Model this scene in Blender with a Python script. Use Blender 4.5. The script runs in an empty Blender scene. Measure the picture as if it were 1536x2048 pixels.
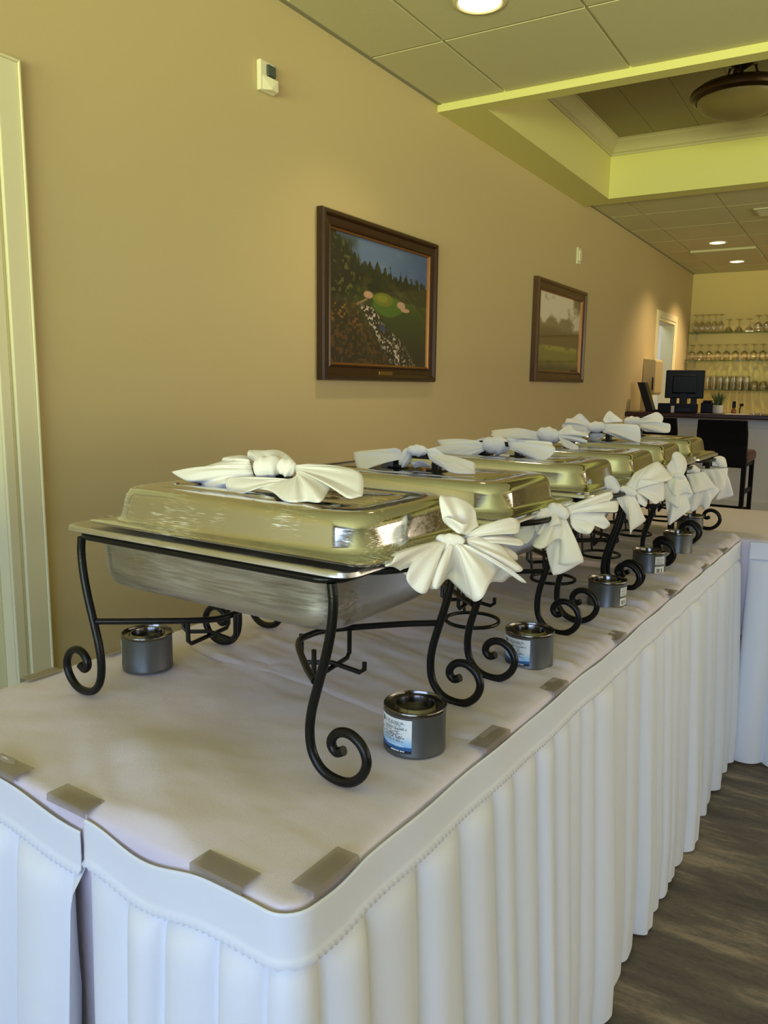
import bpy, bmesh, math, random
import numpy as np
from mathutils import Vector, Matrix
random.seed(7)
SC = bpy.context.scene
COL = SC.collection
PI = math.pi

# ---------------------------------------------------------------- camera
RIGHT = Vector((0.85450671, 0.51928643, 0.01264418))
UP = Vector((-0.09291242, 0.12885118, 0.9873017))
FWD = Vector((-0.51106316, 0.84483074, -0.15835235))
cam_data = bpy.data.cameras.new('camera')
cam = bpy.data.objects.new('camera', cam_data)
COL.objects.link(cam)
SC.camera = cam
m = Matrix((RIGHT, UP, -FWD)).transposed().to_4x4()
m.translation = Vector((0.41773, -0.53085, 1.24538))
cam.matrix_world = m
cam_data.sensor_fit = 'HORIZONTAL'
cam_data.sensor_width = 36.0
cam_data.lens = 1582.18 / 1536 * 36.0
cam_data.clip_start = 0.02
cam_data.clip_end = 100

# ---------------------------------------------------------------- world, light, exposure
SC.view_settings.view_transform = 'Standard'
SC.view_settings.look = 'None'
SC.view_settings.gamma = 1.0
SC.view_settings.use_curve_mapping = False
SC.view_settings.exposure = -0.08
SC.cycles.max_bounces = 8
SC.cycles.diffuse_bounces = 4
SC.cycles.glossy_bounces = 4
SC.cycles.transparent_max_bounces = 16
SC.cycles.transmission_bounces = 6
SC.cycles.sample_clamp_indirect = 4.0
SC.cycles.use_denoising = True
SC.cycles.caustics_reflective = False
SC.cycles.caustics_refractive = False
w = bpy.data.worlds.new('daylight')
SC.world = w
w.use_nodes = True
bg = w.node_tree.nodes['Background']
bg.inputs[0].default_value = (0.75, 0.85, 1.0, 1)
bg.inputs[1].default_value = 0.6

XW = -1.626            # left wall plane
H = 2.6755             # tile ceiling height
XR = 5.2               # right wall
YB = -3.4              # wall behind the camera
YF = 10.33             # far wall
T = 0.76               # buffet table height
DL = -0.040771         # the buffet line stands a little askew to the wall


def area(name, loc, target, sx, sy, color, power, spread=180):
    l = bpy.data.lights.new(name, 'AREA')
    l.shape = 'RECTANGLE'
    l.size, l.size_y = sx, sy
    l.color = color
    l.energy = power
    l.spread = math.radians(spread)
    o = bpy.data.objects.new(name, l)
    COL.objects.link(o)
    o.location = loc
    o.rotation_euler = (Vector(target) - Vector(loc)).to_track_quat('-Z', 'Y').to_euler()
    return o


# daylight through the windows behind the camera: sky above, sunlit lawn below
for i in range(4):
    x = -1.3 + 3.8 * (i + 0.5) / 4
    area('sky_back_window', (x, YB - 0.22, 1.55), (x + 0.1, 3.0, 0.75), 0.94, 1.8, (0.47, 0.62, 1.0), 56)
# daylight through the windows of the long right wall
for i in range(7):
    y = -1.5 + 9.0 * (i + 0.5) / 7
    area('sky_right_window', (XR + 0.22, y, 1.5), (0.0, y, 0.65), 1.28, 1.6, (1.0, 0.80, 0.60), 12 if y < 3 else 34)
# sunlit lawn outside, throwing yellow-green light up through the windows
area('sunlit_lawn_back', (0.6, YB - 9.5, 0.02), (0.6, YB - 9.5, 5), 12.0, 12.0, (0.90, 0.92, 0.30), 25000)
area('sunlit_lawn_right', (XR + 2.6, 3.0, 0.02), (XR + 2.6, 3.0, 5), 4.0, 10.0, (0.90, 0.88, 0.18), 500)


def spot(name, loc, power, color=(1.0, 0.72, 0.42), ang=120, blend=1.0):
    l = bpy.data.lights.new(name, 'SPOT')
    l.energy = power
    l.color = color
    l.spot_size = math.radians(ang)
    l.spot_blend = blend
    l.shadow_soft_size = 0.05
    o = bpy.data.objects.new(name, l)
    COL.objects.link(o)
    o.location = loc
    return o


# ---------------------------------------------------------------- materials
def nodes(name):
    mt = bpy.data.materials.new(name)
    mt.use_nodes = True
    return mt, mt.node_tree.nodes, mt.node_tree.links, mt.node_tree.nodes['Principled BSDF']


def srgb(r, g, b):
    f = lambda c: (c / 255 / 12.92) if c / 255 <= 0.04045 else ((c / 255 + 0.055) / 1.055) ** 2.4
    return (f(r), f(g), f(b), 1)


def mat(name, color, rough=0.5, metal=0.0, bump=0.0, scale=200.0, var=0.0, vscale=6.0, **kw):
    mt, N, L, P = nodes(name)
    P.inputs['Base Color'].default_value = color
    P.inputs['Roughness'].default_value = rough
    P.inputs['Metallic'].default_value = metal
    for k, v in kw.items():
        P.inputs[k.replace('_', ' ')].default_value = v
    tc = N.new('ShaderNodeTexCoord')
    if bump:
        n = N.new('ShaderNodeTexNoise'); n.inputs['Scale'].default_value = scale
        n.inputs['Detail'].default_value = 3
        b = N.new('ShaderNodeBump'); b.inputs['Strength'].default_value = bump
        b.inputs['Distance'].default_value = 0.002
        L.new(tc.outputs['Object'], n.inputs['Vector'])
        L.new(n.outputs['Fac'], b.inputs['Height']); L.new(b.outputs['Normal'], P.inputs['Normal'])
    if var:
        n = N.new('ShaderNodeTexNoise'); n.inputs['Scale'].default_value = vscale
        n.inputs['Detail'].default_value = 5
        r = N.new('ShaderNodeMapRange')
        r.inputs['To Min'].default_value = 1 - var; r.inputs['To Max'].default_value = 1 + var
        mx = N.new('ShaderNodeMix'); mx.data_type = 'RGBA'; mx.blend_type = 'MULTIPLY'
        mx.inputs['Factor'].default_value = 1
        mx.inputs['A'].default_value = color
        L.new(tc.outputs['Object'], n.inputs['Vector']); L.new(n.outputs['Fac'], r.inputs['Value'])
        L.new(r.outputs['Result'], mx.inputs['B']); L.new(mx.outputs['Result'], P.inputs['Base Color'])
    return mt


def attr_mat(name, rough=0.4, **kw):
    mt, N, L, P = nodes(name)
    a = N.new('ShaderNodeAttribute'); a.attribute_name = 'Col'
    L.new(a.outputs['Color'], P.inputs['Base Color'])
    P.inputs['Roughness'].default_value = rough
    for k, v in kw.items():
        P.inputs[k.replace('_', ' ')].default_value = v
    return mt


M = {}
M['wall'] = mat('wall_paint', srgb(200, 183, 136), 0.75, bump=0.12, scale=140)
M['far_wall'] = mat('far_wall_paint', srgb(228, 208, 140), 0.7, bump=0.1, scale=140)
M['tile'] = mat('tile_lawn_tint', srgb(212, 206, 170), 0.9, bump=0.35, scale=260, var=0.03, vscale=2)  # white tile, with the lawn's yellow light partly put into its colour
M['grid'] = mat('ceiling_grid', srgb(150, 146, 128), 0.6)
M['soffit'] = mat('soffit_lawn_tint', srgb(222, 216, 142), 0.7, bump=0.06, scale=120)  # yellow-green of the lawn bounce light is partly painted into this colour
M['crown'] = mat('crown_shaded', srgb(196, 188, 148), 0.55)  # same paint as the soffit, darkened: the shade up there is in the colour
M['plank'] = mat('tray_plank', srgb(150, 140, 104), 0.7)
M['white_trim'] = mat('white_trim_lawn_tint', srgb(228, 222, 184), 0.45)  # white woodwork, its cream tint partly painted-in lawn light
M['other_room'] = mat('other_room_paint', srgb(226, 224, 214), 0.7)
M['black_iron'] = mat('black_iron', (0.006, 0.006, 0.006, 1), 0.28, bump=0.15, scale=500, Specular_IOR_Level=0.25)
M['black_plastic'] = mat('black_plastic', (0.006, 0.006, 0.007, 1), 0.3, Specular_IOR_Level=0.3)
M['pos_black'] = mat('monitor_black', (0.004, 0.004, 0.005, 1), 0.35, Specular_IOR_Level=0.2)
M['wood_dark'] = mat('dark_stained_wood', srgb(58, 34, 24), 0.3, var=0.35, vscale=14)
M['stool_black'] = mat('black_stool_upholstery', srgb(18, 14, 14), 0.5, Specular_IOR_Level=0.15)
M['seat_brown'] = mat('brown_seat_vinyl', srgb(92, 58, 40), 0.5)
M['bar_white'] = mat('bar_panel_paint', srgb(232, 234, 232), 0.5)
M['plastic_white'] = mat('ivory_plastic', srgb(232, 226, 196), 0.4)
M['lens_dark'] = mat('sensor_lens', srgb(70, 82, 76), 0.25)
M['towel_plastic'] = mat('towel_box_plastic', srgb(196, 178, 128), 0.4)
M['bronze'] = mat('bronze_lamp_metal', srgb(72, 56, 38), 0.35, 0.8)
M['bowl_glass'] = mat('frosted_bowl_glass', srgb(126, 112, 72), 0.4)
M['brass'] = mat('brass_plaque', srgb(150, 120, 66), 0.35, 0.9)
M['gold'] = mat('gold_fillet', srgb(150, 104, 52), 0.35, 0.6)
M['pot'] = mat('white_ceramic', srgb(222, 218, 206), 0.35)
M['leaf'] = mat('green_leaf', srgb(70, 100, 58), 0.5, var=0.3, vscale=30)
M['paper'] = mat('paper', srgb(220, 214, 204), 0.6)
M['amber'] = mat('amber_liquid', srgb(150, 96, 50), 0.3)
M['chrome'] = mat('chrome', (0.8, 0.8, 0.8, 1), 0.15, 1.0)
M['can'] = mat('can_steel', (0.125, 0.13, 0.128, 1), 0.36, 0.65, bump=0.05, scale=40)
M['can_top'] = mat('can_lid_steel', (0.17, 0.16, 0.15, 1), 0.18, 1.0)
M['vent'] = mat('vent_metal', srgb(196, 190, 164), 0.5)
M['label'] = attr_mat('printed_label', 0.35)
M['print'] = attr_mat('glazed_print', 0.45, Coat_Weight=0.9, Coat_Roughness=0.03)
M['frame'] = mat('walnut_frame', srgb(54, 32, 18), 0.28, var=0.3, vscale=25)
M['frame2'] = mat('brown_frame', srgb(86, 58, 34), 0.3, var=0.25, vscale=25)

mt, N, L, P = nodes('lamp_glow'); M['glow'] = mt
P.inputs['Base Color'].default_value = (0.9, 0.8, 0.6, 1)
P.inputs['Emission Color'].default_value = (1.0, 0.80, 0.48, 1)
P.inputs['Emission Strength'].default_value = 7


def cloth_mat(name, color, rough=0.75, weave=900, bstr=0.10, soft=0.0):
    mt, N, L, P = nodes(name)
    P.inputs['Base Color'].default_value = color
    P.inputs['Roughness'].default_value = rough
    P.inputs['Sheen Weight'].default_value = 0.15
    tc = N.new('ShaderNodeTexCoord')
    n = N.new('ShaderNodeTexNoise'); n.inputs['Scale'].default_value = weave
    n2 = N.new('ShaderNodeTexNoise'); n2.inputs['Scale'].default_value = 28; n2.inputs['Detail'].default_value = 4
    ad = N.new('ShaderNodeMath'); ad.operation = 'MULTIPLY_ADD'; ad.inputs[1].default_value = soft
    b = N.new('ShaderNodeBump'); b.inputs['Strength'].default_value = bstr; b.inputs['Distance'].default_value = 0.004
    L.new(tc.outputs['Object'], n.inputs['Vector']); L.new(tc.outputs['Object'], n2.inputs['Vector'])
    L.new(n2.outputs['Fac'], ad.inputs[0]); L.new(n.outputs['Fac'], ad.inputs[2])
    L.new(ad.outputs[0], b.inputs['Height']); L.new(b.outputs['Normal'], P.inputs['Normal'])
    return mt


M['cloth'] = cloth_mat('tablecloth_linen', srgb(218, 208, 222), 0.6, 700, 0.12, 2.5)
M['skirt'] = cloth_mat('skirt_satin', srgb(232, 235, 243), 0.55, 900, 0.05, 1.0)
M['napkin'] = cloth_mat('napkin_linen', srgb(234, 228, 220), 0.8, 900, 0.10, 2.0)

# translucent plastic of the skirt clips
mt, N, L, P = nodes('clear_clip_plastic'); M['clip'] = mt
P.inputs['Base Color'].default_value = srgb(160, 146, 124)
P.inputs['Roughness'].default_value = 0.22
P.inputs['Alpha'].default_value = 0.5


def glass(name, tint, ior=1.45, rough=0.02):
    mt = bpy.data.materials.new(name); mt.use_nodes = True
    N, L = mt.node_tree.nodes, mt.node_tree.links
    N.remove(N['Principled BSDF'])
    t = N.new('ShaderNodeBsdfTransparent'); t.inputs[0].default_value = tint
    g = N.new('ShaderNodeBsdfGlossy'); g.inputs['Roughness'].default_value = rough
    f = N.new('ShaderNodeLayerWeight'); f.inputs['Blend'].default_value = 0.35
    mr = N.new('ShaderNodeMapRange'); mr.inputs['To Min'].default_value = 0.04; mr.inputs['To Max'].default_value = 0.55
    mx = N.new('ShaderNodeMixShader')
    L.new(f.outputs['Fresnel'], mr.inputs['Value']); L.new(mr.outputs['Result'], mx.inputs[0])
    L.new(t.outputs[0], mx.inputs[1]); L.new(g.outputs[0], mx.inputs[2])
    L.new(mx.outputs[0], N['Material Output'].inputs[0])
    return mt


M['glass'] = glass('drinking_glass', (0.97, 0.96, 0.92, 1))
M['shelf_glass'] = glass('green_shelf_glass', (0.62, 0.74, 0.60, 1))
M['pane'] = glass('window_pane', (0.95, 0.97, 0.95, 1))

# brushed, scratched stainless steel
def steel(name, color, rough, scr, wear=0.0):
    mt, N, L, P = nodes(name)
    P.inputs['Metallic'].default_value = 1.0
    tc = N.new('ShaderNodeTexCoord')
    mp = N.new('ShaderNodeMapping'); mp.inputs['Scale'].default_value = (6, 40, 90)
    n = N.new('ShaderNodeTexNoise'); n.inputs['Scale'].default_value = 3; n.inputs['Detail'].default_value = 6
    n2 = N.new('ShaderNodeTexNoise'); n2.inputs['Scale'].default_value = 9; n2.inputs['Detail'].default_value = 5
    L.new(tc.outputs['Object'], mp.inputs['Vector']); L.new(mp.outputs['Vector'], n.inputs['Vector'])
    L.new(tc.outputs['Object'], n2.inputs['Vector'])
    mul = N.new('ShaderNodeMath'); mul.operation = 'MULTIPLY'
    L.new(n.outputs['Fac'], mul.inputs[0]); L.new(n2.outputs['Fac'], mul.inputs[1])
    r = N.new('ShaderNodeMapRange')
    r.inputs['From Min'].default_value = 0.12; r.inputs['From Max'].default_value = 0.42
    r.inputs['To Min'].default_value = rough; r.inputs['To Max'].default_value = rough + scr
    L.new(mul.outputs[0], r.inputs['Value'])
    # rubbed, hazy scratch marks in patches
    mp3 = N.new('ShaderNodeMapping'); mp3.inputs['Scale'].default_value = (30, 110, 520); mp3.inputs['Rotation'].default_value = (0, 0.25, 0)
    n3 = N.new('ShaderNodeTexNoise'); n3.inputs['Scale'].default_value = 1.6; n3.inputs['Detail'].default_value = 4
    n4 = N.new('ShaderNodeTexNoise'); n4.inputs['Scale'].default_value = 7; n4.inputs['Detail'].default_value = 4
    L.new(tc.outputs['Object'], mp3.inputs['Vector']); L.new(mp3.outputs['Vector'], n3.inputs['Vector']); L.new(tc.outputs['Object'], n4.inputs['Vector'])
    m3 = N.new('ShaderNodeMath'); m3.operation = 'MULTIPLY'
    L.new(n3.outputs['Fac'], m3.inputs[0]); L.new(n4.outputs['Fac'], m3.inputs[1])
    r3 = N.new('ShaderNodeMapRange'); r3.inputs['From Min'].default_value = 0.29; r3.inputs['From Max'].default_value = 0.40
    r3.inputs['To Min'].default_value = 0.0; r3.inputs['To Max'].default_value = wear
    L.new(m3.outputs[0], r3.inputs['Value'])
    ad = N.new('ShaderNodeMath'); ad.operation = 'MULTIPLY_ADD'; ad.inputs[1].default_value = 0.45
    L.new(r3.outputs['Result'], ad.inputs[0]); L.new(r.outputs['Result'], ad.inputs[2]); L.new(ad.outputs[0], P.inputs['Roughness'])
    mx = N.new('ShaderNodeMix'); mx.data_type = 'RGBA'
    mx.inputs['A'].default_value = color; mx.inputs['B'].default_value = (0.86, 0.86, 0.84, 1)
    L.new(r3.outputs['Result'], mx.inputs['Factor']); L.new(mx.outputs['Result'], P.inputs['Base Color'])
    b = N.new('ShaderNodeBump'); b.inputs['Strength'].default_value = 0.02; b.inputs['Distance'].default_value = 0.001
    L.new(n.outputs['Fac'], b.inputs['Height']); L.new(b.outputs['Normal'], P.inputs['Normal'])
    return mt


M['steel_lid'] = steel('polished_steel', (0.58, 0.585, 0.59, 1), 0.06, 0.12, 0.15)
M['steel_lid_worn'] = steel('scratched_steel', (0.58, 0.585, 0.59, 1), 0.07, 0.14, 1.0)
M['steel_pan'] = steel('dull_pan_steel', (0.55, 0.54, 0.54, 1), 0.26, 0.25, 0.35)

# mottled carpet
mt, N, L, P = nodes('mottled_carpet'); M['carpet'] = mt
P.inputs['Roughness'].default_value = 0.95
tc = N.new('ShaderNodeTexCoord')
mp = N.new('ShaderNodeMapping'); mp.inputs['Scale'].default_value = (1.6, 7.0, 1); mp.inputs['Rotation'].default_value = (0, 0, -0.15)
n = N.new('ShaderNodeTexNoise'); n.inputs['Scale'].default_value = 1.3; n.inputs['Detail'].default_value = 8; n.inputs['Roughness'].default_value = 0.68
cr = N.new('ShaderNodeValToRGB')
cr.color_ramp.elements[0].position = 0.40; cr.color_ramp.elements[0].color = srgb(88, 80, 71)
cr.color_ramp.elements[1].position = 0.64; cr.color_ramp.elements[1].color = srgb(160, 144, 120)
e = cr.color_ramp.elements.new(0.52); e.color = srgb(110, 100, 88)
mp2 = N.new('ShaderNodeMapping'); mp2.inputs['Scale'].default_value = (60, 400, 1); mp2.inputs['Rotation'].default_value = (0, 0, 0.2)
n2 = N.new('ShaderNodeTexNoise'); n2.inputs['Scale'].default_value = 1.5; n2.inputs['Detail'].default_value = 3
mr = N.new('ShaderNodeMapRange'); mr.inputs['To Min'].default_value = 0.45; mr.inputs['To Max'].default_value = 1.55
mx = N.new('ShaderNodeMix'); mx.data_type = 'RGBA'; mx.blend_type = 'MULTIPLY'; mx.inputs['Factor'].default_value = 1
b = N.new('ShaderNodeBump'); b.inputs['Strength'].default_value = 0.5; b.inputs['Distance'].default_value = 0.004
L.new(tc.outputs['Object'], mp.inputs['Vector']); L.new(mp.outputs['Vector'], n.inputs['Vector'])
L.new(tc.outputs['Object'], mp2.inputs['Vector']); L.new(mp2.outputs['Vector'], n2.inputs['Vector'])
L.new(n.outputs['Fac'], cr.inputs['Fac']); L.new(n2.outputs['Fac'], mr.inputs['Value'])
L.new(cr.outputs['Color'], mx.inputs['A']); L.new(mr.outputs['Result'], mx.inputs['B'])
L.new(mx.outputs['Result'], P.inputs['Base Color']); L.new(n2.outputs['Fac'], b.inputs['Height'])
L.new(b.outputs['Normal'], P.inputs['Normal'])

# ---------------------------------------------------------------- mesh helpers


class MB:
    """collects boxes, tubes, lathes and grids; obj() links them as one mesh object"""
    def __init__(s):
        s.v, s.f = [], []

    def add(s, vs, fs):
        o = len(s.v)
        s.v += [tuple(p) for p in vs]
        s.f += [tuple(i + o for i in f) for f in fs]
        return s

    def box(s, x0, x1, y0, y1, z0, z1):
        return s.add([(x, y, z) for z in (z0, z1) for y in (y0, y1) for x in (x0, x1)],
                     [(0, 2, 3, 1), (4, 5, 7, 6), (0, 1, 5, 4), (2, 6, 7, 3), (0, 4, 6, 2), (1, 3, 7, 5)])

    def grid(s, rows, closed=False):
        n = len(rows[0])
        fs = []
        for i in range(len(rows) - 1):
            for j in range(n if closed else n - 1):
                k = (j + 1) % n
                fs.append((i * n + j, i * n + k, (i + 1) * n + k, (i + 1) * n + j))
        return s.add([p for r in rows for p in r], fs)

    def loops(s, rows, cap0=True, cap1=True):
        n = len(rows[0]); o = len(s.v)
        s.grid(rows, True)
        if cap0: s.f.append(tuple(o + j for j in reversed(range(n))))
        if cap1: s.f.append(tuple(o + (len(rows) - 1) * n + j for j in range(n)))
        return s

    def tube(s, path, r, n=10, closed=False):
        P = [Vector(p) for p in path]; rows = []
        k = len(P); ref = None
        for i in range(k):
            a = P[(i - 1) % k] if (closed or i > 0) else P[0]
            b = P[(i + 1) % k] if (closed or i < k - 1) else P[-1]
            t = (b - a).normalized()
            if ref is None:
                ref = t.cross(Vector((0, 0, 1)))
                if ref.length < 0.1: ref = t.cross(Vector((1, 0, 0)))
            ref = (ref - t * ref.dot(t)).normalized()
            q = t.cross(ref)
            rr = r[i] if isinstance(r, (list, tuple)) else r
            rows.append([P[i] + ref * (rr * math.cos(2 * PI * j / n)) + q * (rr * math.sin(2 * PI * j / n)) for j in range(n)])
        if closed:
            rows.append(rows[0])
            return s.grid(rows, True)
        return s.loops(rows)

    def lathe(s, prof, c=(0, 0, 0), n=32, cap0=True, cap1=True):
        rows = [[(c[0] + r * math.cos(2 * PI * j / n), c[1] + r * math.sin(2 * PI * j / n), c[2] + z) for j in range(n)] for r, z in prof]
        return s.loops(rows, cap0, cap1)

    def prism(s, poly, y0, y1, axis='y'):
        f = {'y': lambda a, b, t: (a, t, b), 'x': lambda a, b, t: (t, a, b), 'z': lambda a, b, t: (a, b, t)}[axis]
        return s.loops([[f(a, b, y0) for a, b in poly], [f(a, b, y1) for a, b in poly]])

    def obj(s, name, mt, parent=None, smooth=True, bevel=0.0, solid=0.0, seg=2, angle=40, loc=None, rot=0.0, sub=0):
        me = bpy.data.meshes.new(name)
        me.from_pydata(s.v, [], s.f)
        me.update()
        bm = bmesh.new(); bm.from_mesh(me)
        bmesh.ops.recalc_face_normals(bm, faces=bm.faces)
        bm.to_mesh(me); bm.free()
        if smooth:
            for p in me.polygons: p.use_smooth = True
            try: me.set_sharp_from_angle(angle=math.radians(angle))
            except Exception: pass
        me.materials.append(mt)
        o = bpy.data.objects.new(name, me)
        COL.objects.link(o)
        if parent is not None: o.parent = parent
        if loc is not None: o.location = loc
        if rot: o.rotation_euler = (0, 0, rot)
        if solid:
            md = o.modifiers.new('solid', 'SOLIDIFY'); md.thickness = solid; md.offset = 0
        if bevel:
            md = o.modifiers.new('bevel', 'BEVEL'); md.width = bevel; md.segments = seg; md.limit_method = 'ANGLE'
        if sub:
            md = o.modifiers.new('sub', 'SUBSURF'); md.levels = sub; md.render_levels = sub
        return o


def thing(name, label, cat, loc=(0, 0, 0), rot=0.0, group=None):
    o = bpy.data.objects.new(name, None)
    COL.objects.link(o)
    o.empty_display_size = 0.05
    o.location = loc; o.rotation_euler = (0, 0, rot)
    o['label'] = label; o['category'] = cat
    if group: o['group'] = group
    return o


def tag(o, label, cat, group=None, kind=None):
    o['label'] = label; o['category'] = cat
    if group: o['group'] = group
    if kind: o['kind'] = kind
    return o


def struct(o, label=None, cat=None):
    o['kind'] = 'structure'
    if label: o['label'] = label
    if cat: o['category'] = cat
    return o


def dup(root, loc, rot, label=None, group=None):
    r = root.copy(); COL.objects.link(r)
    r.location = loc; r.rotation_euler = (0, 0, rot)
    if label: r['label'] = label
    if group: r['group'] = group
    for ch in root.children:
        c = ch.copy(); COL.objects.link(c); c.parent = r
        for g in ch.children:
            d = g.copy(); COL.objects.link(d); d.parent = c
    return r


def TL(x, y, z=0.0):
    """a point of the askew buffet line, in room coordinates"""
    c, s_ = math.cos(DL), math.sin(DL)
    return (x * c - y * s_, x * s_ + y * c, z)


def rrect(hx, hy, r, z, cx=0.0, cy=0.0, n=6):
    pts = []
    for sx, sy, a0 in ((1, 1, 0), (-1, 1, 90), (-1, -1, 180), (1, -1, 270)):
        for i in range(n + 1):
            a = math.radians(a0 + 90 * i / n)
            pts.append((cx + sx * (hx - r) + r * math.cos(a), cy + sy * (hy - r) + r * math.sin(a), z))
    return pts


def catmull(P, m, closed=False):
    P = [Vector(p) for p in P]
    n = len(P); out = []
    segs = n if closed else n - 1
    for i in range(segs):
        p0 = P[(i - 1) % n] if (closed or i > 0) else P[0] * 2 - P[1]
        p1, p2 = P[i], P[(i + 1) % n]
        p3 = P[(i + 2) % n] if (closed or i < n - 2) else P[-1] * 2 - P[-2]
        for k in range(m):
            t = k / m
            out.append(0.5 * ((2 * p1) + (p2 - p0) * t + (2 * p0 - 5 * p1 + 4 * p2 - p3) * t * t + (3 * p1 - p0 - 3 * p2 + p3) * t ** 3))
    if not closed: out.append(P[-1])
    return out


def vnoise(x, y, seed=0):
    """smooth value noise on numpy arrays, 0..1"""
    rng = np.random.RandomState(seed); tb = rng.rand(64, 64)
    xi, yi = np.floor(x).astype(int), np.floor(y).astype(int)
    fx, fy = x - xi, y - yi
    fx, fy = fx * fx * (3 - 2 * fx), fy * fy * (3 - 2 * fy)
    g = lambda a, b: tb[a % 64, b % 64]
    return (g(xi, yi) * (1 - fx) + g(xi + 1, yi) * fx) * (1 - fy) + (g(xi, yi + 1) * (1 - fx) + g(xi + 1, yi + 1) * fx) * fy


def fbm(x, y, oct=4, seed=0):
    a, t, n = 1.0, 0.0, 0.0
    for k in range(oct):
        t = t + a * vnoise(x * 2 ** k, y * 2 ** k, seed + k); n += a; a *= 0.5
    return t / n


def colour_grid(me, cols):
    at = me.color_attributes.new('Col', 'FLOAT_COLOR', 'POINT')
    at.data.foreach_set('color', np.concatenate([cols, np.ones((len(cols), 1))], 1).astype(np.float32).ravel())


def lin(c):
    c = np.asarray(c, float) / 255.0
    return np.where(c <= 0.04045, c / 12.92, ((c + 0.055) / 1.055) ** 2.4)

# ================================================================ THE ROOM
fl = MB().box(XW - 3, XR + 0.2, YB - 0.2, YF + 0.2, -0.06, 0.0).obj('floor', M['carpet'], smooth=False)
struct(fl)

# left wall with two doorways
D1 = (-0.12, 0.80, 1.985)      # near doorway: y from, y to, height
D2 = (8.56, 9.37, 1.985)       # far doorway
b = MB()
WT = 0.12
for y0, y1, z0, z1 in ((YB - 0.2, D1[0], 0, 3.2), (D1[1], D2[0], 0, 3.2), (D2[1], YF + 0.2, 0, 3.2),
                       (D1[0], D1[1], D1[2], 3.2), (D2[0], D2[1], D2[2], 3.2)):
    b.box(XW - WT, XW, y0, y1, z0, z1)
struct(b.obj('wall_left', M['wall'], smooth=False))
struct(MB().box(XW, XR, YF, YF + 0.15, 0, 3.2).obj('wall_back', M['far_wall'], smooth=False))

# wall behind the camera and long right wall, each with openings for the windows
b = MB()
WB = (-1.3, 2.5, 0.56, 2.35)
b.box(XW, WB[0], YB - 0.15, YB, 0, 3.2).box(WB[1], XR, YB - 0.15, YB, 0, 3.2)
b.box(WB[0], WB[1], YB - 0.15, YB, 0, WB[2]).box(WB[0], WB[1], YB - 0.15, YB, WB[3], 3.2)
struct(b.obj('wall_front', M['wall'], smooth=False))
b = MB()
WR = (-1.5, 7.5, 0.60, 2.30)
b.box(XR, XR + 0.15, YB - 0.15, WR[0], 0, 3.2).box(XR, XR + 0.15, WR[1], YF + 0.15, 0, 3.2)
b.box(XR, XR + 0.15, WR[0], WR[1], 0, WR[2]).box(XR, XR + 0.15, WR[0], WR[1], WR[3], 3.2)
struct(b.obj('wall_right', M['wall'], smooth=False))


def window(name, p0, p1, z0, z1, n, axis):
    b, g = MB(), MB()
    L_ = p1 - p0

    def bx(m_, a0, a1, zz0, zz1, t0, t1):
        if axis == 'x': m_.box(a0, a1, YB - 0.15 + t0, YB - 0.15 + t1, zz0, zz1)
        else: m_.box(XR + 0.15 - t1, XR + 0.15 - t0, a0, a1, zz0, zz1)
    for i in range(n + 1):
        a = p0 + L_ * i / n
        bx(b, max(p0, a - 0.03), min(p1, a + 0.03), z0, z1, 0.0, 0.04)
    for z in (z0, z1 - 0.06):
        bx(b, p0, p1, z, z + 0.06, 0.0, 0.04)
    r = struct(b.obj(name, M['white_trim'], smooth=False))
    bx(g, p0, p1, z0, z1, 0.015, 0.021)
    g.obj('window_pane', M['pane'], r, smooth=False)


window('window_1', WB[0], WB[1], WB[2], WB[3], 8, 'x')
window('window_2', WR[0], WR[1], WR[2], WR[3], 7, 'y')

# baseboard along the left wall
b = MB()
for y0, y1 in ((YB, D1[0] - 0.1), (D1[1] + 0.105, D2[0] - 0.1), (D2[1] + 0.1, YF)):
    b.box(XW, XW + 0.014, y0, y1, 0, 0.11)
struct(b.obj('baseboard_left', M['white_trim'], smooth=False, bevel=0.003))


def casing(name, d, wdt, prof):
    """moulded door casing on the left wall; prof: (offset from opening, projection) steps"""
    y0, y1, h = d
    b = MB()
    for a0, a1, pr in prof:
        b.box(XW, XW + pr, y1 + a0, y1 + a1, 0, h + a1)
        b.box(XW, XW + pr, y0 - a1, y0 - a0, 0, h + a1)
        b.box(XW, XW + pr, y0 - a0, y1 + a0, h + a0, h + a1)
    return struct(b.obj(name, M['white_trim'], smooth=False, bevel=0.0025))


casing('trim_1', D1, 0.1, ((-0.004, 0.026, 0.012), (0.026, 0.036, 0.007), (0.036, 0.098, 0.019), (0.098, 0.105, 0.024)))
casing('trim_2', D2, 0.1, ((-0.004, 0.030, 0.014), (0.030, 0.10, 0.020)))

# the white door standing closed in the near doorway
d = MB().box(XW - 0.085, XW - 0.045, D1[0] + 0.004, D1[1] - 0.004, 0.006, D1[2] - 0.004).obj('door_1', M['white_trim'], smooth=False, bevel=0.002)
struct(d)
b = MB()
for z0, z1 in ((0.2, 0.95), (1.1, 1.85)):
    for y0, y1 in ((D1[0] + 0.12, D1[0] + 0.42), (D1[0] + 0.50, D1[1] - 0.12)):
        b.box(XW - 0.046, XW - 0.040, y0, y1, z0, z1)
b.obj('door_panel', M['white_trim'], d, smooth=False, bevel=0.004)
b = MB()
for t0, t1 in ((D1[1] - 0.004, D1[1]), (D1[0], D1[0] + 0.004)):
    b.box(XW - WT, XW, t0, t1, 0, D1[2])
b.box(XW - WT, XW, D1[0], D1[1], D1[2] - 0.004, D1[2])
for t0, t1 in ((D2[1] - 0.012, D2[1]), (D2[0], D2[0] + 0.012)):
    b.box(XW - WT - 0.01, XW, t0, t1, 0, D2[2])
b.box(XW - WT - 0.01, XW, D2[0], D2[1], D2[2] - 0.012, D2[2])
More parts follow.
